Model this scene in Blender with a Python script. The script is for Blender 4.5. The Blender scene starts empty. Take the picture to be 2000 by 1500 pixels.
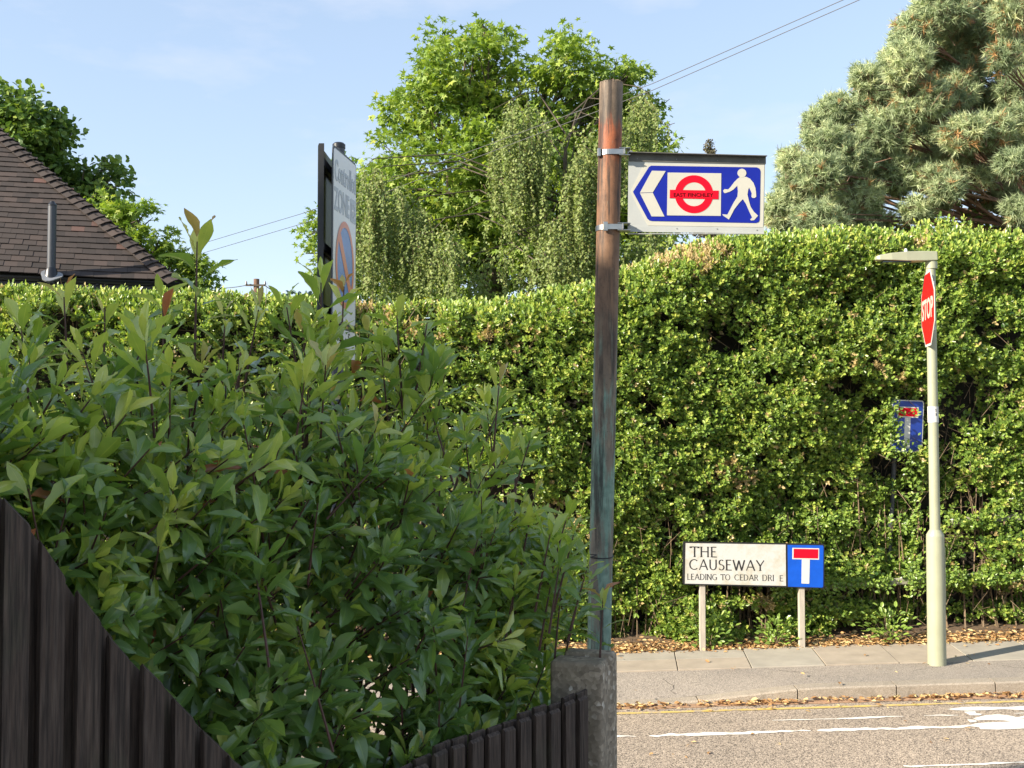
import bpy, bmesh, math, random
import numpy as np
from mathutils import Vector, Matrix, Euler

# ---------------------------------------------------------------- camera, sky, sun
S = bpy.context.scene
COL = S.collection
EYE = 2.43
PITCH = math.radians(2.0)
cam_d = bpy.data.cameras.new('camera')
cam = bpy.data.objects.new('camera', cam_d)
COL.objects.link(cam)
cam.location = (0, 0, EYE)
cam.rotation_euler = (math.radians(90) + PITCH, 0, 0)
cam_d.sensor_width = 36
cam_d.lens = 36
cam_d.clip_start = 0.05
cam_d.clip_end = 2000
S.camera = cam

SUN_EL = math.radians(26.5)
SUN_AZ = math.radians(243)          # from +Y, clockwise
SUN_STRENGTH = 3.7
SKY_STRENGTH = 0.15
EXPOSURE = 1.6
S.view_settings.view_transform = 'Standard'
S.view_settings.look = 'None'
S.view_settings.exposure = EXPOSURE
S.view_settings.gamma = 1
S.view_settings.use_curve_mapping = False
S.render.film_transparent = False

w = bpy.data.worlds.new('World')
S.world = w
w.use_nodes = True
nt = w.node_tree
nt.nodes.clear()
wo = nt.nodes.new('ShaderNodeOutputWorld')
bg = nt.nodes.new('ShaderNodeBackground')
sky = nt.nodes.new('ShaderNodeTexSky')
sky.sky_type = 'NISHITA'
sky.sun_disc = False
sky.sun_elevation = SUN_EL
sky.sun_rotation = SUN_AZ
sky.air_density = 1.0
sky.dust_density = 0.35
sky.ozone_density = 2.8
tc = nt.nodes.new('ShaderNodeTexCoord')
mp = nt.nodes.new('ShaderNodeMapping')
mp.inputs['Scale'].default_value = (3.0, 3.0, 9.0)
mp.inputs['Location'].default_value = (3.62, 1.0, 0.35)
nz = nt.nodes.new('ShaderNodeTexNoise')
nz.inputs['Scale'].default_value = 1.5
nz.inputs['Detail'].default_value = 7
nz.inputs['Roughness'].default_value = 0.55
cr = nt.nodes.new('ShaderNodeValToRGB')
cr.color_ramp.elements[0].position = 0.50
cr.color_ramp.elements[0].color = (0, 0, 0, 1)
cr.color_ramp.elements[1].position = 0.80
cr.color_ramp.elements[1].color = (0.6, 0.6, 0.6, 1)
mx = nt.nodes.new('ShaderNodeMix')
mx.data_type = 'RGBA'
mx.inputs[7].default_value = (2.1, 2.15, 2.4, 1)
nt.links.new(tc.outputs['Generated'], mp.inputs['Vector'])
nt.links.new(mp.outputs['Vector'], nz.inputs['Vector'])
nt.links.new(nz.outputs['Fac'], cr.inputs['Fac'])
nt.links.new(cr.outputs['Color'], mx.inputs[0])
tint = nt.nodes.new('ShaderNodeMix')
tint.data_type = 'RGBA'
tint.blend_type = 'MULTIPLY'
tint.inputs[0].default_value = 1.0
tint.inputs[7].default_value = (1.07, 1.09, 1.15, 1)      # a slightly milky summer sky
gam = nt.nodes.new('ShaderNodeGamma')                    # evens out zenith and horizon as hazy air does
gam.inputs['Gamma'].default_value = .5
nt.links.new(sky.outputs['Color'], gam.inputs['Color'])
nt.links.new(gam.outputs[0], tint.inputs[6])
nt.links.new(tint.outputs[2], mx.inputs[6])
nt.links.new(mx.outputs[2], bg.inputs['Color'])
bg.inputs['Strength'].default_value = SKY_STRENGTH
nt.links.new(bg.outputs[0], wo.inputs[0])

sun_d = bpy.data.lights.new('sun', 'SUN')
sun_d.energy = SUN_STRENGTH
sun_d.angle = math.radians(0.53)
sun_d.color = (1.0, 0.90, 0.74)
sun = bpy.data.objects.new('sun', sun_d)
COL.objects.link(sun)
to_sun = Vector((math.sin(SUN_AZ) * math.cos(SUN_EL), math.cos(SUN_AZ) * math.cos(SUN_EL), math.sin(SUN_EL)))
sun.rotation_euler = to_sun.to_track_quat('Z', 'Y').to_euler()
sun.location = (-20, -10, 30)

# ---------------------------------------------------------------- helpers
RNG = np.random.default_rng(7)
random.seed(11)
PI = math.pi


def W(px, py, Y):
    """a point seen at photo pixel (2000 x 1500) standing at real depth Y"""
    u = (px - 1000) / 2000
    v = (750 - py) / 2000
    d = Vector((u, math.cos(PITCH) - v * math.sin(PITCH), math.sin(PITCH) + v * math.cos(PITCH)))
    return Vector((0, 0, EYE)) + d * (Y / d.y)


def tag(o, label=None, cat=None, group=None, kind=None):
    if label: o['label'] = label
    if cat: o['category'] = cat
    if group: o['group'] = group
    if kind: o['kind'] = kind
    return o


def thing(name, label, cat, loc=(0, 0, 0), rot=(0, 0, 0), group=None):
    o = bpy.data.objects.new(name, None)
    COL.objects.link(o)
    o.location = loc
    o.rotation_euler = rot
    o.empty_display_size = 0.1
    return tag(o, label, cat, group)


def npmesh(name, V, Fs, mat, parent=None, tone=None, smooth=False):
    """V (n,3); Fs list of int arrays (m,k); tone per face"""
    V = np.asarray(V, dtype=np.float32)
    Fs = [np.asarray(f, dtype=np.int32) for f in Fs if len(f)]
    me = bpy.data.meshes.new(name)
    me.vertices.add(len(V))
    me.vertices.foreach_set('co', V.ravel())
    li = np.concatenate([f.ravel() for f in Fs])
    tot = np.concatenate([np.full(len(f), f.shape[1], dtype=np.int32) for f in Fs])
    st = np.concatenate([[0], np.cumsum(tot)[:-1]]).astype(np.int32)
    me.loops.add(len(li))
    me.loops.foreach_set('vertex_index', li)
    me.polygons.add(len(tot))
    me.polygons.foreach_set('loop_start', st)
    me.polygons.foreach_set('use_smooth', np.full(len(tot), bool(smooth)))
    me.update(calc_edges=True)
    if tone is not None:
        a = me.attributes.new('tone', 'FLOAT', 'FACE')
        a.data.foreach_set('value', np.asarray(tone, dtype=np.float32))
    me.materials.append(mat)
    o = bpy.data.objects.new(name, me)
    COL.objects.link(o)
    if parent: o.parent = parent
    return o


def nrm(a):
    return a / np.maximum(np.linalg.norm(a, axis=-1, keepdims=True), 1e-9)


def frames(d, n):
    y = nrm(d)
    x = nrm(np.cross(y, n))
    z = np.cross(x, y)
    return np.stack([x, y, z], axis=-1)          # columns


def inst(TV, TF, pos, R, sc, tone):
    """copies of a template; returns V, F, tone per face"""
    TV = np.asarray(TV, float)
    TF = np.asarray(TF)
    n, k = len(pos), len(TV)
    sc = np.asarray(sc, float)
    if sc.ndim == 1: sc = sc[:, None]
    P = TV[None] * sc[:, None, :]
    V = np.einsum('nij,nkj->nki', R, P) + pos[:, None, :]
    F = TF[None] + (np.arange(n) * k)[:, None, None]
    return V.reshape(-1, 3), F.reshape(-1, TF.shape[1]), np.repeat(tone, len(TF))


class Waves:
    """smooth random field made of sine waves, about -1..1"""
    def __init__(self, seed, scale, dim=3, n=14):
        r = np.random.default_rng(seed)
        self.k = r.normal(size=(n, dim)) * scale
        self.p = r.uniform(0, 2 * PI, n)

    def __call__(self, P):
        return np.sin(P @ self.k.T + self.p).mean(axis=-1) * 2.6


class MB:
    def __init__(self):
        self.v = []
        self.f = []

    def add(self, V, F):
        o = len(self.v)
        self.v += [tuple(p) for p in V]
        self.f += [tuple(i + o for i in q) for q in F]
        return self

    def box(self, x0, x1, y0, y1, z0, z1, M=None):
        V = [(x, y, z) for z in (z0, z1) for y in (y0, y1) for x in (x0, x1)]
        if M is not None: V = [M @ Vector(p) for p in V]
        return self.add(V, [(0, 2, 3, 1), (4, 5, 7, 6), (0, 1, 5, 4), (2, 6, 7, 3), (0, 4, 6, 2), (1, 3, 7, 5)])

    def tube(self, pts, rad, n=8, cap=True):
        pts = [Vector(p) for p in pts]
        if not hasattr(rad, '__len__'): rad = [rad] * len(pts)
        V, F = [], []
        up = None
        for i, p in enumerate(pts):
            d = (pts[min(i + 1, len(pts) - 1)] - pts[max(i - 1, 0)]).normalized()
            if up is None:
                up = Vector((0, 0, 1)) if abs(d.z) < .9 else Vector((0, 1, 0))
            x = d.cross(up).normalized()
            y = x.cross(d).normalized()
            up = y
            for j in range(n):
                a = 2 * PI * j / n
                V.append(p + (x * math.cos(a) + y * math.sin(a)) * rad[i])
        for i in range(len(pts) - 1):
            for j in range(n):
                F.append((i * n + j, i * n + (j + 1) % n, (i + 1) * n + (j + 1) % n, (i + 1) * n + j))
        if cap:
            F.append(tuple(range(n))[::-1])
            F.append(tuple((len(pts) - 1) * n + j for j in range(n)))
        return self.add(V, F)

    def prism(self, pts, y0, y1, M=None):
        """outline in x,z pushed from depth y0 (front) to y1"""
        n = len(pts)
        V = [Vector((p[0], y0, p[1])) for p in pts] + [Vector((p[0], y1, p[1])) for p in pts]
        if M is not None: V = [M @ q for q in V]
        F = [tuple(range(n)), tuple(range(2 * n - 1, n - 1, -1))]
        F += [(i, n + i, n + (i + 1) % n, (i + 1) % n) for i in range(n)]
        return self.add(V, F)

    def ring(self, cx, cz, r0, r1, y0, y1, n=48, sx=1):
        V, F = [], []
        for i in range(n):
            a = 2 * PI * i / n
            c, s = math.cos(a) * sx, math.sin(a)
            V += [(cx + c * r0, y0, cz + s * r0), (cx + c * r1, y0, cz + s * r1), (cx + c * r1, y1, cz + s * r1), (cx + c * r0, y1, cz + s * r0)]
        for i in range(n):
            a, b = i * 4, ((i + 1) % n) * 4
            F += [(a, a + 1, b + 1, b), (a + 1, a + 2, b + 2, b + 1), (a + 2, a + 3, b + 3, b + 2), (a + 3, a, b, b + 3)]
        return self.add(V, F)

    def disc(self, cx, cz, rx, rz, y0, y1, n=32):
        return self.prism([(cx + rx * math.cos(2 * PI * i / n), cz + rz * math.sin(2 * PI * i / n)) for i in range(n)], y0, y1)

    def build(self, name, mat, parent=None, bevel=0, smooth=False, seg=2):
        me = bpy.data.meshes.new(name)
        bm = bmesh.new()
        vs = [bm.verts.new(p) for p in self.v]
        for q in self.f:
            try: bm.faces.new([vs[i] for i in q])
            except ValueError: pass
        bmesh.ops.recalc_face_normals(bm, faces=bm.faces)
        if bevel:
            es = [e for e in bm.edges if len(e.link_faces) == 2 and e.calc_face_angle(0) > .5]
            bmesh.ops.bevel(bm, geom=es, offset=bevel, segments=seg, affect='EDGES', profile=.5)
        for fc in bm.faces: fc.smooth = bool(smooth)
        if smooth:
            for e in bm.edges:
                if len(e.link_faces) == 2 and e.calc_face_angle(0) > .7: e.smooth = False
        bm.to_mesh(me)
        bm.free()
        me.materials.append(mat)
        o = bpy.data.objects.new(name, me)
        COL.objects.link(o)
        if parent: o.parent = parent
        return o


def text(name, body, rect, y, mat, parent, thick=.001, shear=0, spacing=1.0, M=None, bold=0):
    """lettering filling rect (x0,x1,z0,z1) in the plane of a sign, or mapped by M"""
    cu = bpy.data.curves.new('lettering', 'FONT')
    cu.body = body
    cu.size = 1
    cu.space_character = spacing
    cu.resolution_u = 4
    cu.offset = bold
    t = bpy.data.objects.new('lettering', cu)
    COL.objects.link(t)
    bpy.context.view_layer.update()
    me = bpy.data.meshes.new_from_object(t.evaluated_get(bpy.context.evaluated_depsgraph_get()))
    bpy.data.objects.remove(t)
    n = len(me.vertices)
    co = np.zeros(n * 3, dtype=np.float32)
    me.vertices.foreach_get('co', co)
    co = co.reshape(-1, 3)
    lo, hi = co.min(0), co.max(0)
    a = (co[:, 0] - lo[0]) / (hi[0] - lo[0])
    b = (co[:, 1] - lo[1]) / (hi[1] - lo[1])
    x0, x1, z0, z1 = rect
    X = x0 + a * (x1 - x0)
    Z = z0 + b * (z1 - z0) + shear * (X - x0)
    out = np.stack([X, np.full(n, y), Z], 1)
    if M is not None:
        out = np.array([M(p) for p in out])
    faces = [tuple(p.vertices) for p in me.polygons]
    bpy.data.meshes.remove(me)
    m2 = bpy.data.meshes.new(name)
    m2.from_pydata([tuple(p) for p in out], [], faces)
    m2.materials.append(mat)
    o = bpy.data.objects.new(name, m2)
    COL.objects.link(o)
    o.parent = parent
    md = o.modifiers.new('thickness', 'SOLIDIFY')
    md.thickness = thick
    md.offset = 0
    return o


# ---------------------------------------------------------------- materials
def new_mat(name):
    m = bpy.data.materials.new(name)
    m.use_nodes = True
    t = m.node_tree
    t.nodes.clear()
    out = t.nodes.new('ShaderNodeOutputMaterial')
    p = t.nodes.new('ShaderNodeBsdfPrincipled')
    t.links.new(p.outputs[0], out.inputs[0])
    return m, t, p, out


def ramp(t, fac, stops, interp='LINEAR'):
    r = t.nodes.new('ShaderNodeValToRGB')
    r.color_ramp.interpolation = interp
    e = r.color_ramp.elements
    while len(e) < len(stops): e.new(.5)
    for i, (p, c) in enumerate(stops):
        e[i].position = p
        e[i].color = (*c, 1) if len(c) == 3 else c
    t.links.new(fac, r.inputs['Fac'])
    return r.outputs['Color']


def noise(t, scale, detail=4, rough=.55, stretch=None, coord='Object'):
    c = t.nodes.new('ShaderNodeTexCoord')
    src = c.outputs[coord]
    if stretch:
        m = t.nodes.new('ShaderNodeMapping')
        m.inputs['Scale'].default_value = stretch
        t.links.new(src, m.inputs['Vector'])
        src = m.outputs['Vector']
    n = t.nodes.new('ShaderNodeTexNoise')
    n.inputs['Scale'].default_value = scale
    n.inputs['Detail'].default_value = detail
    n.inputs['Roughness'].default_value = rough
    t.links.new(src, n.inputs['Vector'])
    return n.outputs['Fac']


def voronoi(t, scale, out='Color', feature='F1', stretch=None):
    c = t.nodes.new('ShaderNodeTexCoord')
    src = c.outputs['Object']
    if stretch:
        m = t.nodes.new('ShaderNodeMapping')
        m.inputs['Scale'].default_value = stretch
        t.links.new(src, m.inputs['Vector'])
        src = m.outputs['Vector']
    n = t.nodes.new('ShaderNodeTexVoronoi')
    n.feature = feature
    n.inputs['Scale'].default_value = scale
    t.links.new(src, n.inputs['Vector'])
    return n.outputs[out]


def mix(t, fac, a, b, mode='MIX'):
    m = t.nodes.new('ShaderNodeMix')
    m.data_type = 'RGBA'
    m.blend_type = mode
    for k, s in ((0, fac), (6, a), (7, b)):
        if hasattr(s, 'links') or hasattr(s, 'is_linked'):
            t.links.new(s, m.inputs[k])
        elif k == 0: m.inputs[0].default_value = s
        else: m.inputs[k].default_value = (*s, 1)
    return m.outputs[2]


def bump(t, p, h, strength=.3, dist=.01):
    b = t.nodes.new('ShaderNodeBump')
    b.inputs['Strength'].default_value = strength
    b.inputs['Distance'].default_value = dist
    t.links.new(h, b.inputs['Height'])
    t.links.new(b.outputs[0], p.inputs['Normal'])


def simple(name, col, rough=.5, metal=0, var=.18, scale=12, spec=.5, dirt=None, stretch=None):
    m, t, p, o = new_mat(name)
    n = noise(t, scale, 6, .6, stretch)
    lo = tuple(c * (1 - var) for c in col)
    hi = tuple(min(1, c * (1 + var * .6)) for c in col)
    c = ramp(t, n, [(.3, lo), (.7, hi)])
    if dirt:
        d = ramp(t, noise(t, dirt[1], 8, .7, dirt[3] if len(dirt) > 3 else None), [(dirt[2], (0, 0, 0)), (min(1, dirt[2] + .13), (1, 1, 1))])
        c = mix(t, d, c, dirt[0])
    t.links.new(c, p.inputs['Base Color'])
    p.inputs['Roughness'].default_value = rough
    p.inputs['Metallic'].default_value = metal
    p.inputs['Specular IOR Level'].default_value = spec
    return m


def leaf_mat(name, stops, rough=.45, transl=.3, spec=.4, tint=(1.3, 1.35, .6), interp='LINEAR', coat=0, spots=None):
    m, t, p, o = new_mat(name)
    a = t.nodes.new('ShaderNodeAttribute')
    a.attribute_name = 'tone'
    c = ramp(t, a.outputs['Fac'], stops, interp)
    if spots:
        sp_ = ramp(t, noise(t, spots[0], 5, .7), [(spots[1], (0, 0, 0)), (spots[1] + .05, (.8, .8, .8))])
        c = mix(t, sp_, c, spots[2])
        c = mix(t, 1.0, c, ramp(t, noise(t, 14, 3), [(.3, (.80, .86, .80)), (.7, (1.15, 1.1, 1.0))]), 'MULTIPLY')
    t.links.new(c, p.inputs['Base Color'])
    p.inputs['Roughness'].default_value = rough
    p.inputs['Specular IOR Level'].default_value = spec
    p.inputs['Coat Weight'].default_value = coat
    p.inputs['Coat Roughness'].default_value = .22
    tr = t.nodes.new('ShaderNodeBsdfTranslucent')
    c2 = mix(t, 1.0, c, tint, 'MULTIPLY')
    t.links.new(c2, tr.inputs['Color'])
    ms = t.nodes.new('ShaderNodeMixShader')
    ms.inputs[0].default_value = transl
    t.links.new(p.outputs[0], ms.inputs[1])
    t.links.new(tr.outputs[0], ms.inputs[2])
    t.links.new(ms.outputs[0], o.inputs[0])
    return m


M = {}
M['shrub_leaf'] = leaf_mat('shrub_leaf', [(0, (.10, .185, .065)), (.35, (.20, .315, .085)), (.62, (.40, .49, .10)), (.9, (.56, .58, .16)), (.94, (.45, .36, .16)), (.985, (.48, .14, .09))], .30, .42, .7, coat=.7, spots=(75, .68, (.20, .12, .05)))
M['shrub_stem'] = simple('shrub_stem', (.09, .04, .03), .6, var=.4, scale=30)
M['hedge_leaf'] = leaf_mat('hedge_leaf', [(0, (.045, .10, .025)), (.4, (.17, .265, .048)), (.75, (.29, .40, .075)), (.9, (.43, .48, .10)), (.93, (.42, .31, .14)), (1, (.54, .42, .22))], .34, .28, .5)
M['twig'] = simple('twig', (.16, .11, .065), .8, var=.4, scale=20)
M['dark_wood_and_shade'] = simple('hedge_core', (.022, .018, .012), .9, var=.5, scale=9)  # near-black for the shaded inside of the hedge; also the roof deck
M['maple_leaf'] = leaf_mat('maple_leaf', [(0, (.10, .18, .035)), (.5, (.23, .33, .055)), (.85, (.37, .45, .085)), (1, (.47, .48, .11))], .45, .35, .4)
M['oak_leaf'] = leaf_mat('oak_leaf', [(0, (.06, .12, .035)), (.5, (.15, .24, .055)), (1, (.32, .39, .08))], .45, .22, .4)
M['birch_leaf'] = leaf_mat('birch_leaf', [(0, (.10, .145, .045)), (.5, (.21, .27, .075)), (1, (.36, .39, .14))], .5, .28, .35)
M['pine_needle'] = leaf_mat('pine_needle', [(0, (.20, .26, .14)), (.5, (.43, .50, .27)), (.9, (.60, .63, .34)), (.93, (.50, .28, .12)), (1, (.55, .32, .14))], .5, .2, .35, (1, 1.1, .8))
M['conifer_needle'] = leaf_mat('conifer_needle', [(0, (.07, .075, .04)), (1, (.20, .16, .09))], .6, .1, .3)
M['haze_leaf'] = leaf_mat('haze_leaf', [(0, (.06, .10, .09)), (1, (.11, .16, .13))], .7, .1, .2)  # bluish distance haze mixed into the leaf colour
M['bark'] = simple('bark', (.11, .085, .06), .9, var=.5, scale=8, stretch=(1, 1, .2))
M['pine_bark'] = simple('pine_bark', (.20, .115, .075), .9, var=.5, scale=9, stretch=(1, 1, .3))
M['litter'] = leaf_mat('litter', [(0, (.24, .13, .06)), (.4, (.48, .28, .12)), (.75, (.64, .45, .22)), (1, (.66, .55, .26))], .7, .15, .2, (1.2, 1, .6))
M['steel'] = simple('steel', (.42, .40, .37), .30, 1.0, var=.2, scale=30)
M['black'] = simple('black', (.012, .012, .013), .5, var=.3)
M['white'] = simple('white', (.58, .575, .54), .5, spec=.25, var=.05, dirt=((.48, .43, .34), 7, .66))
M['cream'] = simple('cream', (.50, .48, .41), .5, var=.06, scale=5, spec=.25)
M['channel_shade'] = simple('channel_shade', (.13, .125, .11), .55, var=.3, scale=14, spec=.25)  # darker grey standing in for shade under the top lip
M['sign_grey'] = simple('sign_grey', (.42, .43, .41), .5, var=.10, scale=5, spec=.25, dirt=((.30, .28, .22), 16, .68))
M['blue'] = simple('blue', (.009, .02, .27), .55, spec=.15, var=.1, dirt=((.5, .5, .55), 24, .74))
M['bright_blue'] = simple('bright_blue', (.008, .085, .50), .55, spec=.15, var=.12, dirt=((.5, .55, .6), 26, .72))
M['dark_blue'] = simple('dark_blue', (.012, .045, .30), .3, var=.12, dirt=((.1, .15, .1), 8, .62))
M['red'] = simple('red', (.62, .004, .02), .55, var=.08, spec=.12)
M['stop_red'] = simple('stop_red', (.66, .012, .012), .5, var=.1, spec=.15)
M['letter_black'] = simple('letter_black', (.02, .018, .018), .5)
M['letter_red_dark'] = simple('letter_red_dark', (.07, .002, .004), .6, spec=.1)


def flat_mat(name, col, rough=.4): return simple(name, col, rough, var=.06)


# painted lamp column, concrete, rusty pole, boards, road
def pole_mat():
    m, t, p, o = new_mat('rusty_painted_steel')
    g = t.nodes.new('ShaderNodeNewGeometry')
    sp = t.nodes.new('ShaderNodeSeparateXYZ')
    t.links.new(g.outputs['Position'], sp.inputs[0])
    mr = t.nodes.new('ShaderNodeMapRange')
    mr.inputs['From Min'].default_value = 1.05
    mr.inputs['From Max'].default_value = 4.4
    t.links.new(sp.outputs['Z'], mr.inputs['Value'])
    wob = noise(t, 14, 5, .6, (1, 1, .25))
    ad = t.nodes.new('ShaderNodeMath')
    ad.operation = 'MULTIPLY_ADD'
    t.links.new(wob, ad.inputs[0])
    ad.inputs[1].default_value = .12
    t.links.new(mr.outputs[0], ad.inputs[2])
    base = ramp(t, ad.outputs[0], [(.08, (.125, .12, .10)), (.48, (.14, .115, .085)), (.58, (.095, .065, .045)), (.72, (.135, .078, .046)), (.84, (.155, .075, .040)), (.858, (.20, .066, .030)), (.896, (.22, .070, .032)), (.908, (.095, .070, .050)), (1.0, (.15, .115, .085))])
    mot = ramp(t, noise(t, 17, 7, .68, (1, 1, .45)), [(.30, (.55, .55, .55)), (.5, (1, 1, 1)), (.72, (1.35, 1.3, 1.2))])
    base = mix(t, 1.0, mix(t, 1.0, base, mot, 'MULTIPLY'), (1.45, 1.4, 1.35), 'MULTIPLY')
    # patches of old teal paint, lower half
    tn = noise(t, 7, 6, .6, (1.6, 1.6, .22))
    hm = ramp(t, mr.outputs[0], [(.0, (.9, .9, .9)), (.46, (.95, .95, .95)), (.57, (0, 0, 0))])
    tm = ramp(t, tn, [(.465, (0, 0, 0)), (.53, (1, 1, 1))])
    mm = t.nodes.new('ShaderNodeMath')
    mm.operation = 'MULTIPLY'
    t.links.new(tm, mm.inputs[0])
    t.links.new(hm, mm.inputs[1])
    teal = ramp(t, noise(t, 30, 5), [(.3, (.12, .21, .16)), (.7, (.25, .36, .275))])
    c = mix(t, mm.outputs[0], base, teal)
    # dark stains, long streaks, and pale scratches
    st = ramp(t, noise(t, 10, 7, .7, (2.2, 2.2, .15)), [(.50, (0, 0, 0)), (.60, (.85, .85, .85))])
    c = mix(t, st, c, (.032, .024, .020))
    sc_ = ramp(t, noise(t, 38, 5, .6, (1.5, 1.5, .35)), [(.66, (0, 0, 0)), (.72, (.6, .6, .6))])
    c = mix(t, sc_, c, (.20, .17, .12))
    sk = ramp(t, noise(t, 120, 4, .7), [(.60, (0, 0, 0)), (.70, (.7, .7, .7))])
    c = mix(t, sk, c, (.030, .022, .018))
    t.links.new(c, p.inputs['Base Color'])
    p.inputs['Roughness'].default_value = .62
    p.inputs['Specular IOR Level'].default_value = .35
    bump(t, p, noise(t, 60, 6, .65), .35, .004)
    return m


def board_mat():
    m, t, p, o = new_mat('dark_stained_timber')
    n = noise(t, 26, 7, .62, (6, 6, .35))
    c = ramp(t, n, [(.25, (.028, .017, .012)), (.55, (.066, .046, .035)), (.8, (.105, .079, .062))])
    d = ramp(t, noise(t, 34, 8, .7, (1, 1, .3)), [(.69, (0, 0, 0)), (.76, (.7, .7, .7))])
    c = mix(t, d, c, (.13, .12, .105))
    al = ramp(t, noise(t, 5, 6, .65, (1, 1, .5)), [(.52, (0, 0, 0)), (.72, (.55, .55, .55))])
    c = mix(t, al, c, (.055, .062, .034))
    kn = ramp(t, noise(t, 60, 3, .6, (2.5, 2.5, .10)), [(.36, (.55, .55, .55)), (.5, (1, 1, 1)), (.66, (1.3, 1.25, 1.2))])
    c = mix(t, 1.0, c, kn, 'MULTIPLY')
    t.links.new(c, p.inputs['Base Color'])
    p.inputs['Roughness'].default_value = .75
    p.inputs['Specular IOR Level'].default_value = .3
    bump(t, p, n, .5, .004)
    return m


def concrete_mat():
    m, t, p, o = new_mat('weathered_concrete')
    v = voronoi(t, 75, 'Color')
    bw = t.nodes.new('ShaderNodeRGBToBW')
    t.links.new(v, bw.inputs[0])
    peb = ramp(t, bw.outputs[0], [(.2, (.17, .13, .09)), (.55, (.30, .235, .165)), (.82, (.45, .36, .26)), (.95, (.70, .62, .51))])
    n = noise(t, 9, 7, .65)
    c = mix(t, ramp(t, n, [(.35, (0, 0, 0)), (.62, (1, 1, 1))]), (.23, .18, .125), peb)
    gr = ramp(t, noise(t, 22, 6, .7, (1, 1, .4)), [(.6, (0, 0, 0)), (.75, (.6, .6, .6))])
    c = mix(t, gr, c, (.11, .10, .075))
    t.links.new(c, p.inputs['Base Color'])
    p.inputs['Roughness'].default_value = .9
    dv = voronoi(t, 75, 'Distance')
    bump(t, p, dv, .45, .004)
    return m


def aggregate_mat(name, dark, mid, light, scale=95, contrast=.7, patch=None):
    m, t, p, o = new_mat(name)
    v = voronoi(t, scale, 'Color')
    bw = t.nodes.new('ShaderNodeRGBToBW')
    t.links.new(v, bw.inputs[0])
    c = ramp(t, bw.outputs[0], [(.15, dark), (.42, mid), (.75, light), (.95, tuple(min(1, x * 1.25) for x in light))])
    n = noise(t, .9, 6, .6)
    c = mix(t, 1.0, c, ramp(t, n, [(.3, (.82, .82, .82)), (.7, (1.08, 1.06, 1.03))]), 'MULTIPLY')
    if patch:
        c = mix(t, ramp(t, noise(t, 5, 8, .7), [(.56, (0, 0, 0)), (.7, (.6, .6, .6))]), c, patch)
    t.links.new(c, p.inputs['Base Color'])
    p.inputs['Roughness'].default_value = .85
    bump(t, p, voronoi(t, scale, 'Distance'), .55, .006)
    return m


def tile_mat():
    m, t, p, o = new_mat('clay_roof_tile')
    a = t.nodes.new('ShaderNodeAttribute')
    a.attribute_name = 'tone'
    c = ramp(t, a.outputs['Fac'], [(0, (.028, .021, .018)), (.5, (.045, .033, .028)), (.9, (.066, .046, .038)), (.97, (.12, .062, .048))])
    d = ramp(t, noise(t, 16, 7, .7), [(.62, (0, 0, 0)), (.78, (.4, .4, .4))])
    c = mix(t, d, c, (.13, .11, .10))
    t.links.new(c, p.inputs['Base Color'])
    p.inputs['Roughness'].default_value = .85
    bump(t, p, noise(t, 60, 5), .3, .004)
    return m


def nameplate_mat():
    m, t, p, o = new_mat('weathered_nameplate')
    c = ramp(t, noise(t, 3, 5), [(.3, (.50, .495, .46)), (.7, (.58, .575, .545))])
    g = ramp(t, noise(t, 3.2, 9, .75), [(.45, (0, 0, 0)), (.60, (.85, .85, .85))])
    c = mix(t, g, c, (.44, .41, .32))
    k = ramp(t, voronoi(t, 26, 'Distance', 'DISTANCE_TO_EDGE', (1, 1, 2.2)), [(.0, (.5, .5, .5)), (.022, (0, 0, 0))])
    k2 = mix(t, 1.0, k, ramp(t, noise(t, 6, 4), [(.45, (0, 0, 0)), (.6, (1, 1, 1))]), 'MULTIPLY')
    c = mix(t, k2, c, (.34, .28, .18))
    t.links.new(c, p.inputs['Base Color'])
    p.inputs['Roughness'].default_value = .5
    return m


M['pole'] = pole_mat()
M['board'] = board_mat()
M['concrete'] = concrete_mat()
M['road'] = aggregate_mat('chipped_asphalt', (.10, .082, .064), (.31, .25, .195), (.48, .39, .30), 105)
M['footway'] = aggregate_mat('footway_asphalt', (.16, .14, .12), (.30, .26, .22), (.40, .345, .29), 160)
M['kerb'] = aggregate_mat('kerb_concrete', (.26, .22, .17), (.34, .29, .23), (.42, .36, .29), 180, patch=(.17, .14, .10))
M['slab'] = simple('paving_slab', (.36, .325, .265), .85, var=.18, scale=3.5, dirt=((.31, .28, .23), 12, .58))
M['slab_warm'] = simple('paving_slab_warm', (.37, .31, .24), .85, var=.18, scale=4, dirt=((.33, .28, .22), 14, .56))
M['soil'] = simple('soil', (.13, .085, .05), .95, var=.5, scale=25)
M['grass_ground'] = simple('grass_ground', (.09, .13, .04), .95, var=.4, scale=2)
M['yellow'] = simple('yellow_paint', (.62, .45, .13), .7, var=.2, scale=20, dirt=((.38, .31, .25), 9, .48))
M['road_white'] = simple('road_paint', (.80, .76, .68), .7, var=.1, scale=20, dirt=((.45, .38, .33), 40, .66))
M['lamp_paint'] = simple('lamp_paint', (.34, .345, .235), .45, var=.1, scale=4, dirt=((.22, .235, .14), 9, .63, (1, 1, .4)))
M['tile'] = tile_mat()
M['render_wall'] = simple('render_wall', (.62, .60, .56), .85, var=.1, scale=3)
M['brick'] = simple('brick', (.30, .16, .11), .9, var=.3, scale=10)
M['pvc'] = simple('pvc', (.015, .016, .02), .35, var=.2)
M['pipe_grey'] = simple('pipe_grey', (.055, .06, .072), .45, var=.1)
M['lead'] = simple('lead', (.26, .27, .285), .55, .3, var=.2)
M['glass'] = simple('glass', (.03, .04, .05), .08, var=.1)
M['timber_grey'] = simple('timber_grey', (.27, .26, .20), .85, var=.35, scale=14, stretch=(.3, 2, 2), dirt=((.13, .17, .07), 6, .55))
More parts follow.
